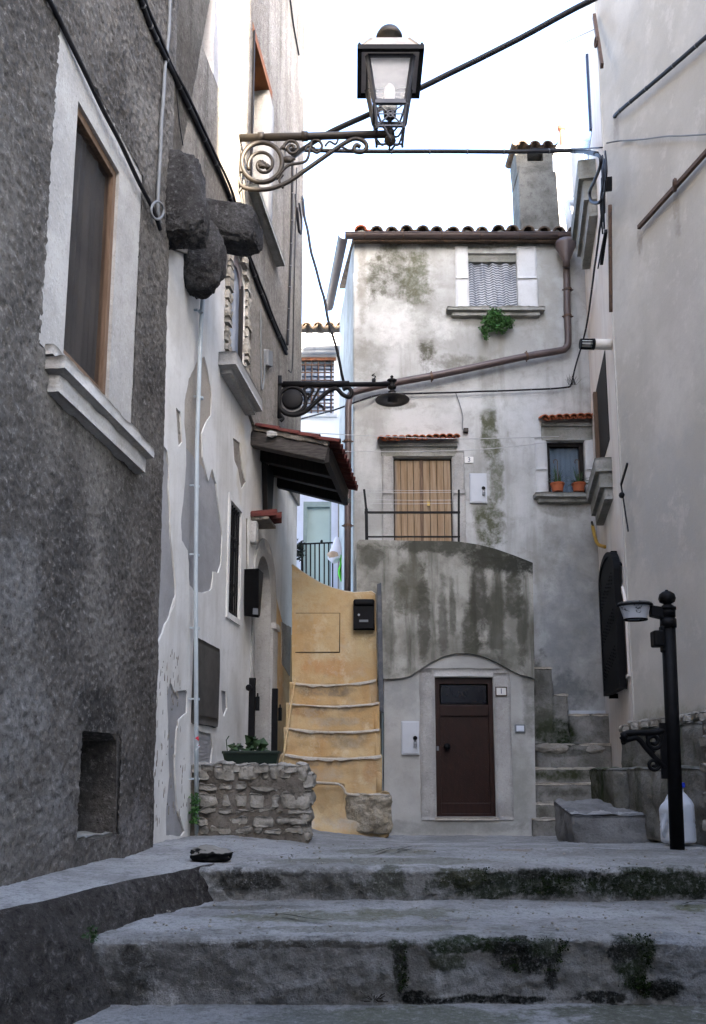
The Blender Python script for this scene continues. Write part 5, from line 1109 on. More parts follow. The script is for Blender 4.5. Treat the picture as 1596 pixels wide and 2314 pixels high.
# grit on the paving, moss cushions on the riser edges: nobody could count them
rnd = random.Random(77); mb = MB()
for i in range(520):
    k = rnd.random()
    if k < .55: x, y = rnd.uniform(-1.0, 2.4), 3.8+.95*rnd.random()**1.3; z = -.167
    else: x, y = rnd.uniform(-.9, 2.4), 4.85+1.6*rnd.random()**1.6; z = gz(x, y)
    q = .0025+.005*rnd.random()**3; mb.blob((x, y, z+q*.5+.004), (q*1.4, q, q*.8), 1, .4, 2, i)
tag(mb.build('grit', M['rockb'], smooth=True), 'fine grit scattered over the steps', 'grit', kind='stuff')
mb = MB()
for n, u0, u1, v0, v1, Y in ((900, 1010, 1640, 1962, 1990, 4.77), (500, 1180, 1640, 1985, 2020, 4.77), (800, 960, 1285, 2124, 2150, 3.75), (420, 1130, 1270, 2145, 2195, 3.75), (520, 1395, 1475, 2110, 2230, 3.75), (120, 895, 925, 2150, 2240, 3.75), (200, 1450, 1540, 2225, 2255, 3.75)):
    for _ in range(n):
        u, v = rnd.uniform(u0, u1), rnd.uniform(v0, v1); P = At(u, v, Y)
        if mnoise.noise(P*5)+.4*mnoise.noise(P*14) < -.08: continue
        e = .035*nz(P.x, 3.1, 0 if Y > 4 else -.167, .9)+.012
        leafball(mb, (P.x, P.y+e-.004, P.z), (.012, .012, .008), 2, .010, rnd, .1)
tag(mb.build('moss', plain('dark moss', (.016, .028, .008), .95, .05, .6, 20)), 'dark green moss on the risers of the steps', 'moss', kind='stuff')
# loose rock
c = OnZ(470, 1951, 0); mb = MB(); m = mpp(c); mb.blob((c.x, c.y+.10, .035), (50*m, .10, .048), 4, .28, 1.6, 3, .03)
N = NT('black rock with paler top', .95, .1); sx = N.t.nodes.new('ShaderNodeSeparateXYZ'); tcn = N.t.nodes.new('ShaderNodeNewGeometry'); N.put(sx.inputs[0], tcn.outputs['Normal'])
nn = N.noise(16, 6, .65); fz = N.mapr(N.math('ADD', sx.outputs[2], N.mul(N.math('SUBTRACT', nn, .5), .9)), .55, .8)  # colour goes from black sides to a paler upper side
N.bump(nn, .9, .02); rkm = N.color(N.mix(fz, (.012, .012, .012), (.19, .18, .16)))
tag(mb.build('loose_rock', rkm, smooth=True), 'dark flat rock with a paler top lying on the landing edge', 'rock')
# litter
rnd = random.Random(40); 

# ================================================================ white house seen through the gap
gp = thing('gap_house', 'bright white house with a barred window and pale green door seen through the gap', 'house', (-.7, 13, 0))
GF = FrY(13.0); UF = FrY(13.6)
Rg = hr(681, 755, 815, 936, UF); Rd = hr(688, 748, 1140, 1345, GF)
x0, x1 = UF.px(560, 1000)[0], UF.px(850, 1000)[0]; zt = UF.px(720, 752)[1]; zm = UF.px(720, 1080)[1]
mb = MB(); mb.panel(UF, [(x0, zm-.8), (x1, zm-.8), (x1, zt), (x0, zt)], [rect(*Rg)], 0, .14, .5); mb.build('upper_wall', M['bgwhite'], gp)
mb = MB(); mb.panel(GF, [(x0, -.5), (x1, -.5), (x1, zm), (x0, zm)], [rect(*Rd)], 0, .12, .5); mb.build('lower_wall', M['bgblue'], gp)
t = MB()
for i in range(12):
    x = x0+(x1-x0)*i/11; zz = zt+.03+.03*(i/11)
    t.halftile((x, 13.45, zz), (x, 14.1, zz+.15), .085, .08, (0, 0, 1), .02, 8); t.halftile((x+.11, 13.47, zz+.05), (x+.11, 14.1, zz+.2), .075, .07, (0, 0, -1), .018, 8)
t.build('roof_tiles', M['tiled'], gp)
g_ = MB(); gut(g_, (x0, 13.5, UF.px(720, 795)[1]), (x1, 13.5, UF.px(720, 793)[1]+.01), .07); g_.tube([(x0, 13.52, UF.px(720, 801)[1]), (x1, 13.52, UF.px(720, 799)[1])], .05, 8); g_.build('gutter', M['gutterg'], gp, smooth=True)
wnd = MB(); wnd.prism(UF, rect(Rg[0]-.02, Rg[1]+.02, Rg[2]-.02, Rg[3]+.02), -.135, -.12); bw = wnd.build('barred_window', M['skyglass'], gp)
wnd = MB()
for k, o_ in ((0, -.02), (1, -.11)):
    wnd.cur = k
    for i in range(5): xx = Rg[0]+(Rg[1]-Rg[0])*(i+.6-.15*k)/5; wnd.tube([UF(xx, Rg[2]-.05*(1-k), o_), UF(xx, Rg[3], o_)], .011, 6)
    for i in range(7): zz = Rg[2]+(Rg[3]-Rg[2])*(i+.5-.2*k)/7; wnd.tube([UF(Rg[0], zz, o_), UF(Rg[1], zz, o_)], .010, 6)
wnd.build('iron_grille', [M['rust'], metal('blue window bars', (.03, .06, .12))], bw)
mb = MB(); mb.fbox(UF, Rg[0]-.03, Rg[1]+.03, Rg[3], Rg[3]+.05, -.05, .02); mb.build('lintel', M['tile'], bw)
mb = MB(); mb.fbox(UF, Rg[0]-.05, Rg[1]+.05, Rg[2]-.06, Rg[2]-.005, -.05, .05); mb.build('window_sill', M['stonew'], bw)
d = MB(); d.prism(GF, rect(Rd[0]-.03, Rd[1]+.03, Rd[2], Rd[3]+.04), -.10, .015, [rect(Rd[0]+.035, Rd[1]-.02, Rd[2]+.02, Rd[3]-.04)]); gd = d.build('green_door', plain('grey green door frame', (.22, .28, .27), .5), gp)
d = MB(); d.prism(GF, rect(Rd[0], Rd[1], Rd[2], Rd[3]), -.09, -.05); d.build('door_leaf', M['greend'], gd)
d = MB(); c0, c1 = GF.px(749, 1200)[0], GF.px(764, 1200)[0]; d.fbox(GF, c0, c1, -.5, GF.px(750, 1130)[1], -.05, .04); d.build('door_jamb', M['bgblue'], gp)
d = MB(); d.fbox(GF, c1, c1+.35, -.5, GF.px(750, 1130)[1], -.05, .10); d.build('rough_pillar', M['barec'], gp)
d = MB(); d.prism(GF, rect(x0, GF.px(690, 1200)[0]-.03, 1, zm), 0, .03); d.build('side_panel', M['bgblue'], gp)
GR_Y = 12.3
rl2 = thing('balcony_railing', 'thin dark green railing before the pale green door in the gap', 'railing', tuple(At(720, 1310, GR_Y)))
mb = MB(); mb.tube([At(675, 1230, GR_Y), At(690, 1229, GR_Y), At(760, 1226, GR_Y)], .012, 6); mb.blob(At(727, 1224, GR_Y), (.02, .02, .03), 2, .2); mb.build('handrail', M['iron'], rl2)
for u in (683, 692, 702, 712, 722, 733, 743, 752):
    mb = MB(); mb.tube([At(u, 1228, GR_Y), At(u, 1345, GR_Y)], .011 if u != 683 else .02, 6); mb.build('baluster', M['iron'], rl2)
rnd = random.Random(50); mb = MB()
for v in (1232, 1240, 1250, 1256): leafball(mb, At(672+3*(v % 3), v, 12.2), (.07, .06, .06), 40, .05, rnd)
tag(mb.build('balcony_plant', plain('nearly black leaves', (.012, .016, .010))), 'dark leafy plant peeking round the white wall end in the gap', 'plant')
def at12(u, v): return At(u, v, 12.1)
mb = MB(); c = at12(756, 1252); m = mpp(c)
def bagf(a, b):
    t = b; q = a*2*math.pi; r = (.25+.75*math.sin(min(t*1.25, 1)*math.pi/2)) if t < .8 else max(.02, 1-((t-.8)/.2)**2)
    u = 756+6*(1-t)+r*15*math.cos(q)*(1+.12*math.sin(q*3+t*5)); v = 1214+t*57+4*math.sin(q*2)*t
    return At(u, v, 12.05+.06*r*math.sin(q))
mb.grid(bagf, 24, 22); bgo = mb.build('plastic_bag', M['bag'], smooth=True); tag(bgo, 'white plastic bag of bread hanging beside the pale green door', 'bag')
mb = MB(); mb.blob(at12(753, 1257)+Vector((0, -.08, 0)), (13*m, .05, 9*m), 3, .25, 2, 2); mb.build('bread', M['bread'], bgo, smooth=True)
mb = MB(); mb.grid(lambda a, b: At(765+11*a+3*math.sin(b*7)+2*b, 1258+52*b+5*math.sin(a*9), 12.02+.03*math.sin(a*8+b*3)), 14, 20); tag(mb.build('green_cloth', M['lime'], smooth=True), 'bright lime green cloth hanging under the plastic bag', 'cloth')

# ================================================================ beige house
rh = thing('beige_house', 'tall smooth beige rendered house opposite the dark roughcast house', 'house', (3, 8, 0))
RTOP = 9.6
mb = MB(); rnx = [(RN(7.9, -.4), RN(11.2, -.4))]
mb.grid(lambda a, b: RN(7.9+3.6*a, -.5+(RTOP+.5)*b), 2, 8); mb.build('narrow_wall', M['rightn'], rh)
mb = MB(); mb.grid(lambda a, b: RB(7.9-4.4*a, -.5+(RTOP+.5)*b), 2, 8)
A, B = RN(11.5, -.5), RB(3.5, -.5)
mb.add([(A.x, A.y, -.5), (8, 11.5, -.5), (8, 3.5, -.5), (B.x, B.y, -.5), (A.x, A.y, RTOP), (8, 11.5, RTOP), (8, 3.5, RTOP), (B.x, B.y, RTOP)], [(0, 1, 5, 4), (2, 3, 7, 6)])
mb.add([RN(7.9, RTOP), RN(11.5, RTOP), (8, 11.5, RTOP), (8, 3.5, RTOP), RB(3.5, RTOP)], [(0, 1, 2, 3, 4)])
mb.build('broad_wall', M['rightw'], rh)
mb = MB(); C0 = RN(7.9, 0); mb.tube([(C0.x+.012+.006*mnoise.noise(Vector((0, 0, i*.4))), C0.y+.01, -.4+.25*i) for i in range(40)], .022, 8); mb.build('corner', M['rightw'], rh, smooth=True)
def rnb(u0, u1, v0, v1):      # along the narrow wall from photo: far u0, near u1
    vm = (v0+v1)/2; a, b = RN.px(u0, vm)[0], RN.px(u1, vm)[0]; return min(a, b), max(a, b)
# stone sills with moulding
def nsill(sfar, snear, zt, h, outp, nm, par):
    b = MB()
    b.frock(RN, snear, sfar, zt-h*.35, zt, -.03, outp, step=.04, r=.012, amp=.006, sc=6, seed=zt); b.frock(RN, snear+.03, sfar-.03, zt-h*.72, zt-h*.33, -.03, outp*.75, step=.04, r=.012, amp=.006, sc=6, seed=zt+1); b.frock(RN, snear+.05, sfar-.05, zt-h, zt-h*.7, -.03, outp*.5, step=.04, r=.012, amp=.006, sc=6, seed=zt+2)
    return b.build(nm, M['stoneg'], par, smooth=True)
s1z = RN.px(1335, 492)[1]; s2z = RN.px(1350, 1128)[1]
def zat(s, v):               # height on the narrow wall at distance s for photo row v
    Y = s; return At(1350, v, Y).z
W1 = MB(); W1.prism(RN, rect(8.75, 9.75, zat(9.2, 352), zat(9.2, 352)+.9), -.01, .006); w1 = W1.build('upper_side_window', M['skyglass'], rh)
W1 = MB(); W1.prism(RN, rect(8.76, 8.80, zat(9.2, 352), zat(9.2, 352)+.95), -.01, .03); W1.build('shutter', metal('blue shutter edge', (.03, .045, .09)), w1)
nsill(9.75, 8.6, zat(8.6, 357), zat(8.6, 357)-zat(8.6, 480), .19, 'window_sill', w1)
W1 = MB(); W1.prism(RN, rect(8.62, 9.62, zat(9.1, 1030), zat(9.1, 838)), -.01, .008); w2 = W1.build('lower_side_window', M['wooddark'], rh)
W1 = MB(); W1.prism(RN, rect(9.50, 9.58, zat(9.1, 1030), zat(9.1, 850)), -.01, .05); W1.build('shutter', M['woodframe'], w2)
nsill(9.65, 8.55, zat(8.55, 1032), zat(8.55, 1032)-zat(8.55, 1124), .17, 'window_sill', w2)
sa0, sa1 = RN.px(1419, 1430)[0], RN.px(1384, 1430)[0]; zt_ = RN.px(1405, 1316)[1]; zb_2 = RN.px(1412, 1532)[1]
AW = MB(); AW.prism(RN, arch(sa0, sa1, zb_2, zt_-.35, zt_), -.02, .005); aw2 = AW.build('arched_side_window', plain('brownish arch recess', (.17, .14, .115), .9), rh)
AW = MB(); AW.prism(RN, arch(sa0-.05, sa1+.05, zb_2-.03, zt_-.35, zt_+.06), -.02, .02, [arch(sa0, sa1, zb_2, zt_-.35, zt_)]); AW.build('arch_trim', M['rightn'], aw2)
# black arched board held off the wall
ab = thing('arched_board', 'tall black studded arch shaped board held off the beige house by iron brackets', 'board', tuple(At(1395, 1570, 8.4)))
AB = FrX(0, 0, 1)
fa, na = At(1367, 1574, 9.15), At(1403, 1552, 8.2)
kk = (na.x-fa.x)/(na.y-fa.y); AB = FrX(fa.x-kk*fa.y, kk, -1)
zb0 = (fa.z+na.z)/2; zt0 = At(1385, 1250, 8.6).z; zs = At(1369, 1330, 9.15).z
mb = MB(); mb.prism(AB, arch(na.y, fa.y, zb0, zs, zt0, 18), -.045, 0)
for row in range(3):
    zc = zb0+(zt0-zb0)*(.22+.26*row)
    for i in range(9):
        for j in range(4):
            q = AB(na.y+.18+.085*i, zc+.035*j-.018*i, .004); mb.lathe([(.010, 0), (.007, .006), (0, .008)], q, 6, AB.n)
mb.build('panel', M['black'], ab)
mb = MB(); o1 = arch(na.y-.004, fa.y+.004, zb0-.004, zs, zt0+.004, 18); i1 = arch(na.y+.04, fa.y-.04, zb0+.04, zs, zt0-.05, 18); mb.prism(AB, o1, -.055, .012, [i1]); mb.build('rim', M['black'], ab)
mb = MB()
for s_, z in ((fa.y-.1, zb0-.01), (na.y+.1, zb0+.02), (na.y+.35, zt0-.02)): P = AB(s_, z, -.03); mb.bar(P, RN(s_, z, -.02), .04, .05)
P = AB(na.y+.2, zt0-.1, -.03); mb.bar(P, RN(na.y-.02, zt0-.22, 0), .018, .018)
mb.build('bracket', M['black'], ab)
# things on the narrow wall
def onrn(u, v, o=0): return RN(*RN.px(u, v, o), o)
tb = thing('wall_tie', 'dark iron wall tie with an eye, high on the corner of the beige house', 'iron tie', tuple(onrn(1350, 85, .02)), 'iron wall ties on the beige house')
mb = MB(); mb.bar(onrn(1343, 35, .03), onrn(1361, 148, .03), .05, .03, RN.n); mb.build('bar', M['rust'], tb)
mb = MB(); q = onrn(1348, 92, .06); mb.tube([q+Vector((0, .045*math.cos(t), .045*math.sin(t))) for t in [i/12*6.283 for i in range(12)]], .012, 6, True); mb.build('eye', M['rust'], tb)
tb = thing('wall_tie', 'bent black iron tie with an eye, low on the corner of the beige house', 'iron tie', tuple(onrn(1410, 1120, .02)), 'iron wall ties on the beige house')
mb = MB(); mb.bar(onrn(1418, 1048, .02), onrn(1404, 1095, .02), .022, .016, RN.n); mb.bar(onrn(1404, 1095, .02), onrn(1420, 1200, .02), .013, .012, RN.n); mb.build('bar', M['iron'], tb)
mb = MB(); q = onrn(1406, 1118, .06); mb.blob(q, (.025, .03, .03), 2, .1); mb.build('eye', M['iron'], tb)
tb = thing('wall_tie', 'long rusty diagonal bar with an eye on the broad wall of the beige house', 'iron tie', tuple(RB(7.4, 5, .03)), 'iron wall ties on the beige house')
def onrb(u, v, o=0): return RB(*RB.px(u, v, o), o)
mb = MB(); mb.bar(onrb(1443, 515, .04), onrb(1620, 318, .04), .035, .03, RB.n); mb.build('bar', M['rust'], tb)
mb = MB(); q = onrb(1524, 420, .06); mb.tube([q+Vector((.01*math.cos(t), .04*math.cos(t), .04*math.sin(t))) for t in [i/12*6.283 for i in range(12)]], .016, 6, True); mb.build('eye', M['rust'], tb)
vp = thing('vent_pipe', 'short cream vent pipe with a black cage sticking out of the beige house', 'vent pipe', tuple(onrn(1375, 780, 0)))
a_, b_ = onrn(1384, 779), None; ax = Vector((-1, -.05, 0)).normalized()
mb = MB(); mb.tube([a_-ax*.05, a_+ax*.18], .052, 14); mb.build('pipe', plain('cream plastic', (.60, .56, .50), .5), vp, smooth=True)
mb = MB(); mb.tube([a_+ax*.18, a_+ax*.205], .055, 14); mb.tube([a_+ax*.31, a_+ax*.318], .048, 14)
for i in range(10): q = Vector((0, math.cos(i*.628), math.sin(i*.628)))*.048; mb.tube([a_+ax*.2+q, a_+ax*.315+q*.95], .006, 5)
mb.build('cage', M['black'], vp)
mb = MB(); mb.tube([a_+ax*.19, a_+ax*.30], .036, 12); mb.build('inner_tube', M['ceramic'], vp, smooth=True)
wire('rusty_conduit', [onrn(1379, 462, .04), onrn(1380, 580, .04), onrn(1381, 704, .04)], .018, M['rust'], 'rusty vertical conduit on the edge of the beige house', 'pipe')
wire('gas_pipe', [onrn(1334, 1163, .05), onrn(1341, 1190, .06)], .014, M['iron'], 'thin dark rod above the yellow gas pipe', 'pipe')
wire('gas_pipe', [onrn(1340, 1188, .06), onrn(1346, 1215, .07), onrn(1353, 1230, .06), onrn(1368, 1236, .01)], .020, M['yellowp'], 'short bent yellow pipe entering the beige house', 'pipe')
wire('wall_cable', [onrb(1390, 264, -.02), onrb(1400, 252, .05), onrb(1500, 168, .05), onrb(1640, 46, .05)], .018, M['cable'], 'black cable climbing the broad wall of the beige house', ties=7)
wire('wall_cable', [onrn(1372, 322, .04), onrb(1400, 319, .03), onrb(1450, 316, .03), onrb(1500, 309, .03), onrb(1540, 308, .03), onrb(1620, 304, .03)], .007, M['cableg'], 'thin wavy wire crossing the broad wall of the beige house', wob=.006)
cj = thing('cable_bundle', 'tangle of black cables and a hanging loop on the corner of the beige house', 'cable', tuple(onrn(1368, 380, .05)))
mb = MB(); mb.tube(smooth([onrn(1345, 346, .10), onrn(1356, 350, .12), onrn(1358, 370, .12), onrn(1345, 405, .12), onrn(1334, 430, .12), onrn(1338, 452, .12), onrn(1355, 455, .1), onrn(1366, 440, .06)], 6), .016, 8); mb.build('loop', M['cable'], cj, smooth=True)
mb = MB()
for du, dv in ((0, 0), (4, 8), (-3, 14), (6, -10)): mb.tube(smooth([onrn(1362+du, 350+dv, .06), onrn(1366+du, 395+dv, .08), onrn(1361+du, 440+dv, .07), onrn(1364+du*.5, 500+dv*2, .04)], 5), .009, 6)
mb.build('strands', M['cable'], cj, smooth=True)
mb = MB(); mb.bar(onrn(1371, 400, .03), onrn(1371, 432, .03), .05, .10, RN.n); mb.build('terminal_box', M['iron'], cj)
mb = MB(); mb.bar(onrn(1370, 520, .05), onrn(1360, 595, .05), .03, .03); mb.bar(onrn(1367, 525, .07), onrn(1352, 605, .07), .012, .012); mb.build('loose_end', M['iron'], cj)

# ================================================================ steps and low walls on the right
sr = thing('side_steps', 'mossy grey stone steps climbing beside the porch to the terrace', 'stairs', (2.4, 9.7, -.2))
mb = MB(); ns = MB()
RS_ = [(1205, 1300, 1850, 9.40, 1890), (1205, 1300, 1815, 9.52, 1852), (1208, 1385, 1770, 9.64, 1818), (1208, 1385, 1735, 9.76, 1772), (1212, 1385, 1681, 9.88, 1737), (1284, 1385, 1614, 10.02, 1685)]
for i, (u0, u1, v, Y, vb) in enumerate(RS_):
    x0, x1 = At(u0, v, Y).x, At(u1, v, Y).x; zt = At(1290, v, Y).z; zb_ = At(1290, vb, Y).z-.1
    mb.rock(lambda a, b, c: (x0+a, Y+c, zb_+b), (x1-x0, zt-zb_, .35), step=.035, r=.02, amp=.016, sc=7, seed=i)
    ns.rock(lambda a, b, c: (x0+a, Y-.006+c, zt-.022+b), (x1-x0, .027, .16), step=.03, r=.012, amp=.012, sc=9, seed=i+9); ns.build('worn_edge', M['nose'], sr, smooth=True); ns = MB()
for u0, u1, v, vb in ((1200, 1249, 1508, 1680), (1246, 1284, 1569, 1690)):
    Y = 9.95; x0, x1 = At(u0, v, Y).x, At(u1, v, Y).x; zt = At(1240, v, Y).z; zb_ = At(1240, vb, Y).z
    mb.rock(lambda a, b, c: (x0+a, Y+c, zb_+b), (x1-x0, zt-zb_, .36), step=.035, r=.02, amp=.016, sc=7, seed=u0)
    ns.rock(lambda a, b, c: (x0+a, Y-.004+c, zt-.02+b), (x1-x0, .025, .3), step=.03, r=.012, amp=.012, sc=9, seed=u0+9); ns.build('worn_edge', M['nose'], sr, smooth=True); ns = MB()
mb.build('steps', M['stairg'], sr, smooth=True)
mb = MB(); a, b = At(1284, 1600, 10.15), At(1368, 1612, 10.15); mb.box(a.x, b.x, 10.12, 10.4, b.z-.02, At(1320, 1606, 10.15).z); mb.build('threshold', M['metal_box'], sr)
ns = MB()
for u, v in ((1232, 1690), (1262, 1692), (1345, 1694)): c = At(u, v, 9.88); ns.blob((c.x, 9.885, c.z), (.11, .03, .05), 3, .35, 1.8, u)
ns.build('broken_stones', M['rockb'], sr, smooth=True)
lw_ = thing('side_wall', 'low damp concrete wall with mossy end between the side steps and the iron post', 'wall', (2.4, 7.6, 0))
bn = thing('bench_block', 'low concrete bench block standing in front of the mossy wall', 'bench', (2, 7.4, 0))
def blockpx(mb, uf, un, ur, vt, vb, Yn, Yf, Yb, seed, amp=.02, slope=0):
    """block with its left face running from (uf,Yf) to (un,Yn); front at Yn"""
    xf, xn, xr = At(uf, vt, Yf).x, At(un, vt, Yn).x, At(ur, vt, Yn).x; z1 = At(un, vt, Yn).z; z0 = min(At(un, vb, Yn).z, 0)-.05
    D = Yf-Yn
    mb.rock(lambda a, b, c: (xn+(xf-xn)*c/D+a, Yn+c, z0+b*(1+slope*c)), (xr-xn, z1-z0, D), step=.03, r=.03, amp=amp, sc=6, seed=seed)
mb = MB(); blockpx(mb, 1330, 1383, 1640, 1737, 1900, 7.55, 8.5, 9, 1); mb.build('wall_block', M['blockm'], lw_, smooth=True)
mb = MB(); blockpx(mb, 1252, 1292, 1500, 1842, 1903, 7.25, 8.0, 9, 3, .025, .5); mb.build('block', M['block'], bn, smooth=True)
mb = MB(); a = At(1290, 1842, 7.25); xf_, xn_, xr_ = At(1254, 1815, 8.0).x, At(1294, 1842, 7.25).x, At(1446, 1842, 7.25).x
mb.grid(lambda t, c: (xn_+(xf_-xn_)*c+(xr_-xn_)*t+.02*nz(t, c, 0, 6), 7.27+.73*c+.012*nz(t*4, c, 1, 4), a.z+.004+(a.z+.05)*.5*.75*c+.01*nz(t*3, c*3, 0, 2)), 40, 24); mb.build('painted_lit_top', M['land'], bn, smooth=True)  # paler sheet: light on the top put into its colour
bk = thing('upper_side_wall', 'higher mossy retaining wall behind the iron post, rubble on its top', 'wall', (2.7, 7.7, .5))
mb = MB()
mb.rock(lambda x, y, c: RB(6.2+x, .25+y, -.03+c)+Vector((0, 0, .08*(1.6-x)/1.6*y)), (1.72, .58, .17), step=.035, r=.03, amp=.03, sc=5, seed=2); mb.cur = 1
rr = random.Random(3)
for i in range(20):
    q = RB(6.3+.083*i, .86+.05*(1-i/20), .06+.05*(i % 2)); mb.rock(lambda x, y, z: (q.x-.04+x, q.y-.04+y, q.z-.03+z), (.07+.04*rr.random(), .08, .05+.03*rr.random()), step=.02, r=.02, amp=.02, sc=10, seed=i*3)
mb.build('rubble', [M['blockm'], M['rockb']], bk, smooth=True)
mb = MB(); mb.rock(lambda x, y, c: RB(6.2+x, -.05+y, -.03+c), (1.38, .57, .30), step=.035, r=.03, amp=.03, sc=5, seed=6); mb.build('wall_return', M['blockm'], lw_, smooth=True)
rb = thing('rubble_pier', 'rough rubble stone pier behind the white canister', 'wall', (2.6, 6.1, 0))
mb = MB(); mb.rock(lambda x, y, c: RB(5.5+x, -.05+y, -.03+c), (.86, .95, .34), step=.04, r=.04, amp=.04, sc=5, seed=4); mb.cur = 1
for i in range(10):
    for j in range(4):
        mb.rock(lambda x, y, z: RB(6.12-.16*j+.05*(i % 2)+x, .0+.093*i+y, .24+z), (.10+.06*rr.random(), .06+.025*rr.random(), .13), step=.022, r=.025, amp=.025, sc=9, seed=rr.random()*40)
mb.build('rubble', [M['mortar'], M['rockb']], rb, smooth=True)
mb = MB(); c = At(1475, 1748, 7.56); mb.blob((c.x, 7.53, c.z), (.075, .05, .04), 3, .35, 1.8, 5); tag(mb.build('loose_stone', M['rockb'], smooth=True), 'single pale stone bedded in the top edge of the damp low wall', 'stone')

# ================================================================ iron post and canister
PB = OnZ(1531, 1917, 0); PYP = PB.y
ip = thing('iron_post', 'black iron post with ball top, tilted bucket lamp and scroll bracket on the landing', 'post', tuple(PB))
PT = At(1509, 1378, PYP); 
def pp(v): t = (v-1917)/(1378-1917); return PB.lerp(PT, t)
mb = MB(); mb.tube([pp(1920), pp(1390)], .046, 16); mb.tube([pp(1420), pp(1400)], .054, 16); mb.tube([pp(1378), pp(1372)], .056, 16); mb.tube([pp(1395), pp(1376)], .050, 16)
mb.build('shaft', M['black'], ip, smooth=True)
mb = MB(); q = pp(1372); mb.lathe([(.05, 0), (.036, .012), (.024, .022), (.05, .035), (.058, .06), (.05, .09), (.03, .106), (.012, .112), (.01, .12), (0, .122)], q, 16); mb.build('ball_finial', M['black'], ip, smooth=True)
fl = MB(); A = pp(1388); B = At(1469, 1380, PYP); fl.hexa([B+Vector((0, -.03, -.04)), A+Vector((0, -.03, -.045)), A+Vector((0, .03, -.045)), B+Vector((0, .03, -.04)), B+Vector((0, -.03, .035)), A+Vector((0, -.03, .04)), A+Vector((0, .03, .04)), B+Vector((0, .03, .035))]); flo = fl.build('lamp_arm', M['black'], ip, bevel=.006)
c0 = At(1435, 1372, PYP); m = mpp(c0)
fl = MB(); wdt = 37*m
def ringb(y, z, sx, sy): return [c0+Vector((sx*math.cos(t), y+sy*math.sin(t), z)) for t in [i/20*6.283 for i in range(20)]]
rs = [ringb(0, .030, wdt, .085), ringb(0, .012, wdt*1.0, .085), ringb(0, .005, wdt*.93, .078), ringb(0, -.085, wdt*.68, .058)]
fl.add([p for r_ in rs for p in r_], [(20*i+k, 20*i+(k+1) % 20, 20*i+20+(k+1) % 20, 20*i+20+k) for i in range(3) for k in range(20)]+[tuple(range(20))])
N = NT('chipped white enamel', .5, .3); nn = N.noise(14, 7, .7, dist=.6); em = N.color(N.mix(N.mapr(nn, .54, .6), (.46, .48, .52), (.03, .03, .035)))
fl.build('lamp_bowl', em, ip, smooth=True)
fl = MB(); fl.tube(ringb(0, .012, wdt*1.02, .088), .010, 6, True); fl.tube(ringb(0, -.086, wdt*.69, .06), .006, 6, True); fl.build('bowl_rim', M['black'], ip)
fl = MB(); q = pp(1447); fl.box(q.x-.115, q.x-.045, q.y-.05, q.y+.04, q.z-.055, q.z+.055); fl.box(q.x-.055, q.x-.03, q.y-.035, q.y+.035, q.z-.09, q.z+.09); fl.build('switch_box', M['black'], ip, bevel=.012)
sc_ = MB()
def pl(pts, r): sc_.tube(smooth([At(u, v, PYP-.0) for u, v in pts], 6), r, 8)
pl([(1499, 1650), (1480, 1655), (1450, 1656), (1420, 1657), (1405, 1663)], .020); pl([(1404, 1664), (1415, 1672), (1440, 1668), (1460, 1690), (1480, 1712), (1503, 1735)], .018)
pl([(1462, 1662), (1470, 1690), (1480, 1700)], .012)
def spiral(cu, cv, r0, r1, a0, turns, n=36): return [(cu+(r0+(r1-r0)*i/n)*math.cos(a0+turns*6.283*i/n), cv+(r0+(r1-r0)*i/n)*math.sin(a0+turns*6.283*i/n)) for i in range(n+1)]
def sp_(mb, Y, cu, cv, r0, r1, a0, turns, r): mb.tube([At(u, v, Y) for u, v in spiral(cu, cv, r0, r1, a0, turns)], r, 7)
sp_(sc_, PYP, 1478, 1675, 22, 4, -1.6, 1.7, .014); sp_(sc_, PYP, 1478, 1727, 16, 3, -.6, 1.5, .012)
sc_.tube([At(1411, 1664, PYP-.03), At(1411, 1664, PYP+.03)], .022, 10); sc_.tube(smooth([At(1406, 1668, PYP), At(1408, 1680, PYP), At(1414, 1676, PYP)], 3), .012, 6)
sc_.build('scroll_bracket', M['black'], ip, smooth=True)
fl = MB(); a, b = pp(1765), pp(1640); a, b = a+Vector((-.05, -.0, 0)), b+Vector((-.05, 0, 0)); fl.bar(a, b, .02, .07, (1, 0, 0)); fl.build('mount_plate', M['black'], ip)
jg = thing('canister', 'white plastic canister with blue cap behind the iron post', 'canister', tuple(OnZ(1543, 1906, 0)))
jb_ = OnZ(1546, 1906, .0); jb_.y += .10; m = mpp(jb_)
mb = MB()
def jug(a, b):
    t = b; q = a*2*math.pi
    prof = [(0, .90), (.03, 1), (.25, 1), (.27, .965), (.30, 1), (.36, .965), (.39, 1), (.58, 1), (.66, .94), (.76, .70), (.84, .45), (.90, .22), (1, .2)]
    for (t0, r0), (t1, r1) in zip(prof, prof[1:]):
        if t <= t1: r = r0+(r1-r0)*(t-t0)/(t1-t0); break
    e = .55; cx, cy = math.cos(q), math.sin(q); px = math.copysign(abs(cx)**e, cx); py = math.copysign(abs(cy)**e, cy)
    if t > .75: k = min((t-.75)/.15, 1); px += (cx-px)*k; py += (cy-py)*k
    ca, sa = math.cos(.5), math.sin(.5); X = 41*m*r*px; Y = .085*r*py
    off = .0 if t < .6 else (t-.6)/.4*22*m
    return (jb_.x+X*ca-Y*sa*.6+off*.6, jb_.y+Y*ca+X*sa*.6, jb_.z-.002+126*m*t)
mb.grid(jug, 40, 46); mb.add([jug(i/40, 0) for i in range(40)], [tuple(range(40))]); mb.build('body', M['whitep'], jg, smooth=True)
mb = MB(); q = Vector(jug(0, 1)).lerp(Vector(jug(.5, 1)), .5); mb.lathe([(.026, -.012), (.028, -.01), (.028, .018), (.024, .022), (0, .023)], q, 16); mb.build('cap', M['blue'], jg)
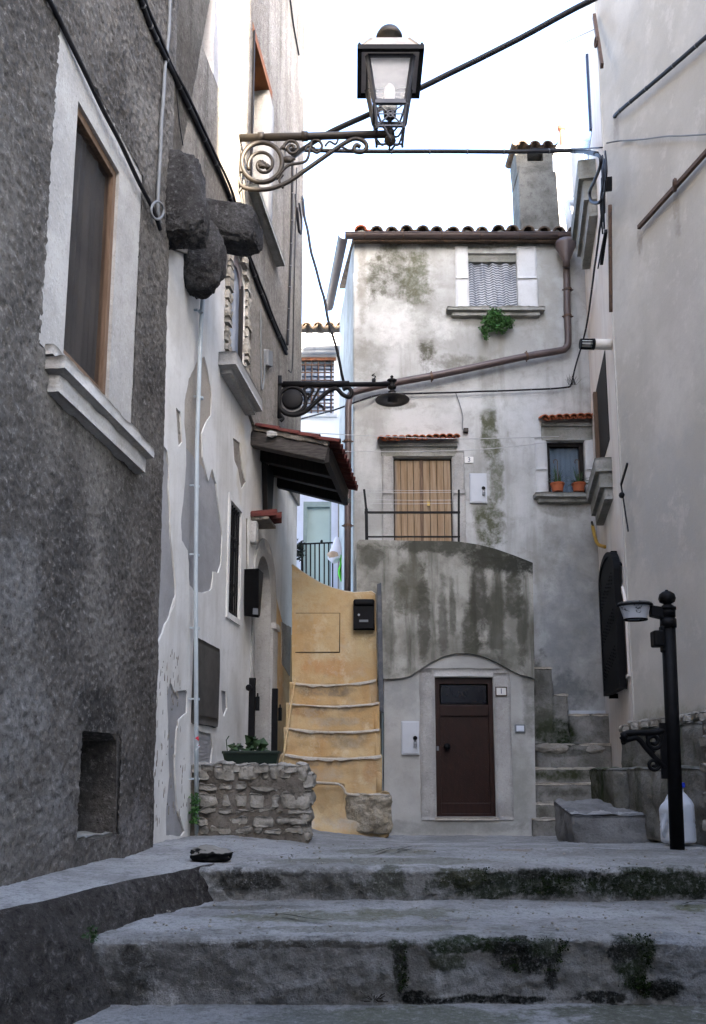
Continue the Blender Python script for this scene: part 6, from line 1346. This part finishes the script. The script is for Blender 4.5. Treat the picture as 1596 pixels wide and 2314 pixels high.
mb = MB(); mb.tube(smooth([q+Vector((-.02, .0, -.02)), q+Vector((-.075, .0, -.05)), q+Vector((-.115, .01, -.13)), q+Vector((-.10, .0, -.18))], 5), .014, 8); mb.build('handle', M['whitep'], jg, smooth=True)
mb = MB(); mb.grid(lambda a, b: At(1494+12*a+3*b, 1838+52*b+4*math.sin(a*4), jb_.y-.10+.02*math.sin(b*6+a*3)), 6, 8); tag(mb.build('paper_sheet', M['whitep'], smooth=True), 'folded white paper leaning on the white canister', 'paper')

# ================================================================ lantern on its scroll bracket
LY = 7.26
lb = thing('street_lantern', 'glass street lantern on a bronze scroll bracket high on the roughcast house', 'street lamp', tuple(At(535, 310, LY)), 'wall street lamps')
def L(u, v, Y=LY): return At(u, v, Y)
mb = MB(); mb.tube([L(533, 312), L(700, 308), L(882, 303)], .034, 12)
for u in (590, 689): 
    v = 312-(u-533)*.026; mb.tube([L(u-7, v), L(u+7, v)], .044, 12)
mb.tube([L(880, 318), L(880, 292)], .036, 12); mb.build('arm', M['ironb'], lb, smooth=True)
mb = MB()
def cv(pts, r, k=6): mb.tube(smooth([L(u, v) for u, v in pts], k), r, 7)
mb.tube([L(537, 312), L(534, 428)], .016, 6)
mb.tube([L(592+46*math.cos(t), 367+45*math.sin(t)) for t in [i/30*6.283 for i in range(30)]], .022, 8, True)
sp_(mb, LY, 594, 372, 34, 8, 2.8, 1.25, .016)
cv([(540, 400), (545, 420), (570, 428), (610, 427), (650, 412), (690, 385), (740, 350), (775, 326), (800, 314), (820, 318), (829, 330), (822, 342), (808, 344), (800, 336), (806, 328), (814, 332)], .020)
cv([(543, 330), (540, 360), (545, 390)], .016); cv([(545, 425), (538, 434), (530, 424)], .014); cv([(640, 425), (632, 408), (640, 395)], .012)
sp_(mb, LY, 660, 335, 19, 4, 3.0, 1.6, .015); cv([(625, 405), (650, 375), (690, 365), (700, 340), (705, 320), (720, 318), (728, 330), (718, 345), (706, 340)], .013)
cv([(640, 330), (630, 345), (640, 360), (650, 362)], .012); cv([(735, 330), (745, 320), (758, 326), (764, 316)], .010); cv([(755, 342), (770, 332), (790, 340), (800, 336)], .010); cv([(690, 340), (697, 330), (712, 335)], .010)
mb.blob(L(592, 372), (.04, .02, .04), 3, .6, 2.5, 4); mb.blob(L(604, 376), (.03, .02, .03), 2, .6, 2.5, 9); mb.blob(L(652, 360), (.05, .02, .035), 2, .6, 2.5, 2)
mb.build('scroll_work', M['ironb'], lb, smooth=True)
LC = L(881, 232); ZT = L(880, 113, LY-.26).z; ZB = L(880, 231, LY-.14).z; ZF = L(880, 284, LY-.12).z
hw = 68*mpp(L(880, 116)); tw = 50*mpp(L(880, 116)); bw_ = 35*mpp(L(880, 232)); fw_ = 38*mpp(L(880, 285))*.95
def sq(h, z, c=LC): return [Vector((c.x-h, c.y-h, z)), Vector((c.x+h, c.y-h, z)), Vector((c.x+h, c.y+h, z)), Vector((c.x-h, c.y+h, z))]
hd = MB(); T = sq(hw, ZT)
for i in range(4): hd.bar(T[i]+(T[i]-T[(i+1) % 4]).normalized()*.018, T[(i+1) % 4]+(T[(i+1) % 4]-T[i]).normalized()*.018, .04, .045)
for p in T: hd.lathe([(.016, .0), (.012, .03), (0, .04)], p+Vector((0, 0, .02)), 8)
ho = hd.build('hood_rim', M['black'], lb)
hd = MB(); R0 = sq(hw*.98, ZT+.02); R1 = sq(hw*.62, ZT+.20); R2 = sq(hw*.58, ZT+.22)
hd.add(R0+R1+R2, [(i, (i+1) % 4, (i+1) % 4+4, i+4) for i in range(4)]+[(4+i, 4+(i+1) % 4, 8+(i+1) % 4, 8+i) for i in range(4)]+[(8, 9, 10, 11)])
for i in range(4): hd.bar(R0[i], R1[i], .02, .02)
hd.build('hood', metal('beige hood', (.26, .23, .20), (.20, .18, .16), .6, 12, .05, 0), ho)
hd = MB(); hd.add(sq(hw*.95, ZT+.005), [(0, 1, 2, 3)]); hd.build('reflector', plain('grey reflector', (.55, .53, .53), .6), ho)
hd = MB(); zc_ = L(880, 66).z-ZT-.22; hd.lathe([(.10, -.02), (.10, zc_*.45), (.125, zc_*.5), (.125, zc_*.65), (.10, zc_*.85), (.05, zc_*.98), (0, zc_)], (LC.x, LC.y, ZT+.22), 20); hd.build('chimney_cap', M['ironb'], ho, smooth=True)
fr = MB(); TT, BB, FF = sq(tw, ZT-.01), sq(bw_, ZB), sq(fw_*.82, ZF)
for i in range(4):
    j = (i+1) % 4; fr.bar(TT[i], BB[i], .036, .03); fr.bar(BB[i], BB[j], .034, .04); fr.bar(TT[i], TT[j], .024, .024)
    fr.tube([BB[i], FF[i], FF[i]+Vector((0, 0, -.03))], .014, 6)
    if i != 2: 
        M_ = (BB[i]+BB[j]+FF[i]+FF[j])/4; r_ = .032
        fr.bar(BB[i], M_, .009, .009); fr.bar(BB[j], M_, .009, .009); fr.bar(FF[i], M_, .011, .011); fr.bar(FF[j], M_, .011, .011); fr.bar((BB[i]+FF[i])/2, (BB[j]+FF[j])/2, .008, .008)
        d1 = (BB[j]-BB[i]).normalized(); fr.tube([M_+d1*r_*math.cos(t)+Vector((0, 0, r_*math.sin(t))) for t in [k/12*6.283 for k in range(12)]], .007, 5, True)
    fr.bar(FF[i], FF[j], .012, .014)
    C_ = Vector((LC.x, LC.y, ZF-.03)); fr.tube(smooth([BB[i], BB[i].lerp(C_, .45)+Vector((0, 0, -.06)), C_+Vector((0, 0, .03))], 5), .010, 6)
    mid = (FF[i]+FF[j])/2; fr.tube(smooth([FF[i].lerp(FF[j], .25), mid.lerp(C_, .4)+Vector((0, 0, -.09)), C_+Vector((0, 0, -.02))], 5), .011, 6)
fr.build('frame', metal('dark blue grey iron', (.025, .028, .038), (.035, .038, .045), .5), lb)
gl_ = MB()
for i in range(4):
    j = (i+1) % 4; gl_ = MB(); gl_.add([TT[i]*.985+LC*0+TT[i]*.015, TT[j], BB[j], BB[i]], [(0, 1, 2, 3)]); gl_.build('glass_pane', M['lglass'], lb)
bl = MB(); bz = Vector((LC.x, LC.y, ZB+.02)); bl.lathe([(.018, 0), (.028, .03), (.046, .08), (.054, .13), (.048, .18), (.03, .215), (.01, .23), (0, .232)], bz+Vector((0, 0, .06)), 16); bl.build('bulb', M['bulb'], lb, smooth=True)
bl = MB(); bl.lathe([(.035, -.02), (.062, .0), (.072, .05), (.066, .055), (.05, .06), (0, .06)], bz, 18); bl.build('bulb_holder', M['ceramic'], lb, smooth=True)
bl = MB(); bl.lathe([(.012, -.32), (.02, -.30), (.045, -.24), (.04, -.20), (.018, -.18), (.016, -.10), (.03, -.08), (.058, -.05), (.055, -.02), (0, -.02)], bz, 14); bl.build('stem', M['black'], lb, smooth=True)
bl = MB(); q = L(880, 290); bl.tube([Vector((LC.x, LC.y, ZF-.02)), Vector((LC.x, LC.y, L(880, 312).z))], .036, 12); q = Vector((LC.x, LC.y, L(880, 312).z)); bl.lathe([(.03, 0), (.052, -.012), (.056, -.03), (.045, -.05), (.02, -.075), (0, -.09)], q, 14); bl.build('drop_finial', M['ironb'], lb, smooth=True)

# ---- second lamp: flat shade on black bracket
L2Y = 9.1
l2 = thing('street_lamp', 'black bracket lamp with a flat disc shade above the tiled canopy', 'street lamp', tuple(At(628, 870, L2Y)), 'wall street lamps')
mb = MB(); mb.tube([L(626, 870, L2Y), L(886, 868, L2Y)], .026, 10); mb.tube([L(640, 869, L2Y), L(790, 868, L2Y)], .036, 10); mb.bar(L(632, 850, L2Y), L(630, 945, L2Y), .04, .05, (1, 0, 0)); mb.build('arm', M['iron'], l2, smooth=True)
mb = MB()
def c2(pts, r, k=6): mb.tube(smooth([L(u, v, L2Y) for u, v in pts], k), r, 7)
mb.lathe([(0, -.03), (.10, -.03), (.115, -.02), (.115, .02), (.10, .03), (0, .03)], L(661, 903, L2Y), 24, (0, -1, 0))
mb.tube([L(661+31*math.cos(t), 905+30*math.sin(t), L2Y) for t in [i/28*6.283 for i in range(28)]], .022, 7, True)
c2([(632, 920), (645, 934), (668, 938), (690, 930), (715, 908), (740, 886), (760, 878), (775, 892), (790, 897), (795, 885), (786, 876), (775, 880)], .024)
c2([(690, 905), (700, 895), (708, 880), (698, 874), (688, 880), (690, 890), (700, 890)], .015); c2([(705, 910), (718, 885), (725, 876)], .013); c2([(718, 914), (728, 918), (732, 926)], .014); c2([(632, 935), (640, 945), (634, 952)], .018)
mb.build('scroll_work', M['iron'], l2, smooth=True)
q = L(886, 868, L2Y); m = mpp(q)
mb = MB(); mb.lathe([(0, .10), (.012, .098), (.02, .085), (.012, .07), (.02, .06), (.055, .045), (.05, .03), (.03, .02), (.03, -.02), (.05, -.03), (.045, -.05), (.02, -.06), (.022, -.085), (.045, -.09), (.035, -.11), (.03, -.13)], q, 14); mb.build('finial', M['iron'], l2, smooth=True)
mb = MB(); dc = L(887, 900, L2Y); mb.lathe([(.03, .03), (.05, .02), (.12, .012), (.18, -.012), (.187, -.022), (.175, -.018), (.06, -.01), (.055, -.045), (0, -.05)], dc, 28); mb.build('disc_shade', metal('dark enamel shade', (.03, .03, .03), (.05, .045, .04), .5), l2, smooth=True)
mb = MB(); k = L(845, 868, L2Y); mb.tube([k, k+Vector((0, 0, .06))], .022, 8); mb.tube(smooth([k+Vector((0, 0, .06)), k+Vector((.02, 0, .09)), k+Vector((-.02, 0, .10)), k+Vector((.01, 0, .12))], 4), .006, 5); mb.build('insulator', M['iron'], l2, smooth=True)

# ================================================================ wires across the alley
def LWp(u, v): return LW(*LW.px(u, v), .04)
wire('overhead_cable', [LWp(648, 362), At(690, 334, 8.3), At(740, 302, 7.9), At(836, 257, 7.75), At(950, 198, 7.55), At(1140, 104, 7.35), At(1335, 2, 7.1), At(1480, -80, 6.8)], .026, M['cable'], 'thick black cable rising behind the lantern to the beige house', ties=0, wob=.01)
wire('overhead_cable', [LWp(640, 338), At(680, 339, 8.9), At(830, 342, 8.9), At(1000, 342, 8.9), At(1165, 343, 8.9), At(1300, 341, 8.9), onrn(1350, 345, .1)], .024, M['cable'], 'level black cable stretched from the scroll bracket to the beige house', ties=11)
wire('overhead_cable', [At(1200, 336, 8.92), At(1290, 337, 8.92), onrn(1362, 332, .05)], .007, M['cable'], 'thin stay wire above the level black cable near the beige house')
wire('overhead_cable', [LWp(678, 448), At(690, 500, 10.1), At(715, 610, 10.0), At(745, 730, 9.9), At(768, 820, 10.0), At(780, 870, 10.15)], .018, M['cable'], 'black cable dropping from the far corner of the roughcast house to the grey house', wob=.015)
wire('house_cable', [onrn(1362, 468, .04), onrn(1345, 600, .05), onrn(1325, 740, .04), At(1300, 830, 10.1), At(1291, 868, 10.24), At(1275, 876, 10.25), At(1200, 881, 10.25), At(1080, 885, 10.25), At(935, 889, 10.25), At(860, 892, 10.25), At(820, 903, 10.2), At(760, 925, 10.3), At(690, 944, 10.9), At(650, 958, 11.2)], .011, M['cable'], 'black cable running down beside the beige house and across the grey house', ties=22, wob=.006)
wire('house_cable', [At(1030, 888, 10.26), At(1038, 910, 10.27), At(1046, 940, 10.27), At(1046, 970, 10.26), At(1058, 972, 10.26)], .006, M['cableg'], 'thin grey cable dropping from the long cable above the upper door')
mb = MB(); c = At(1053, 972, 10.27); mb.box(c.x-.03, c.x+.03, 10.24, 10.31, c.z-.03, c.z+.02); tag(mb.build('cable_box', M['ironb'], bevel=.006), 'small brown cable box above the upper wooden door', 'box')
wire('clothes_line', [At(660, 974, 9.6), At(775, 982, 9.9), At(1000, 991, 10.0), At(1180, 989, 10.0), onrn(1330, 984, .02)], .0045, M['tie'], 'upper thin clothes line crossing above the upper door')
wire('clothes_line', [At(690, 1018, 9.6), At(790, 1020, 9.9), At(960, 1020, 10.0), At(1130, 1012, 10.0), onrn(1330, 988, .02)], .0045, M['tie'], 'lower thin clothes line crossing above the upper door')
wire('overhead_cable', [At(1640, -120, 7.2), At(1447, 0, 7.6), At(1370, 52, 7.9), At(1295, 88, 9), At(1200, 130, 13), At(1100, 165, 16)], .004, M['cableg'], 'hair thin wire passing above the iron tie of the beige house')

# ================================================================ unseen blocks added behind the viewpoint to shade the alley
nb = thing('shade_blocker', 'unseen wall added behind the viewpoint, notched to shape the sunlit strip', 'house', (6, -4, 0))
def onY(P, Y): t = (Y-P.y)/SUN.y; return P+SUN*t                 # follow the sun ray back from a place
NY = -4.0
g0 = onY(LW(6.40, 5.42), NY); g1 = onY(LW(7.50, 5.60), NY); 
mb = MB(); NF = FrY(NY)
prof = [(1.2, -.6), (16, -.6), (16, 16.6), (9.9, 15.9), (9.75, 14.6), (8.1, 14.6), (7.7, 17.6), (g1.x+.05, 17.2), (g1.x+.02, 13.4), (g1.x, g1.z-.1), ((g0.x+g1.x)/2, g1.z-.5), (g0.x, g0.z-.1), (g0.x-.02, g0.z+.9), (g0.x-.25, g0.z+2.2), (1.2, 12.2)]  # roofline cut along the sun rays of the wanted lit strip
mb.prism(NF, prof, -.3, 0); mb.build('wall', M['rightw'], nb)
n3 = thing('shade_blocker', 'unseen block added behind the viewpoint to hold back low sky light', 'house', (-2, -6, 0))
mb = MB(); mb.box(-12, 3.0, -9, -5.5, -.6, 7.8); mb.build('wall', M['rightw'], n3)
n2 = thing('shade_blocker', 'unseen low block added beside the viewpoint to shade the steps', 'house', (3.6, 0, 0))
mb = MB(); mb.box(2.75, 7, -3.5, 2.6, -.6, 2.4); mb.build('wall', M['rightw'], n2)

# ================================================================ final size: one drawing unit = 1.2 m
for o in list(scn.objects):
    if o.parent is None:
        o.location = o.location*UNIT
        if o.type not in ('LIGHT', 'CAMERA'): o.scale = (UNIT, UNIT, UNIT)
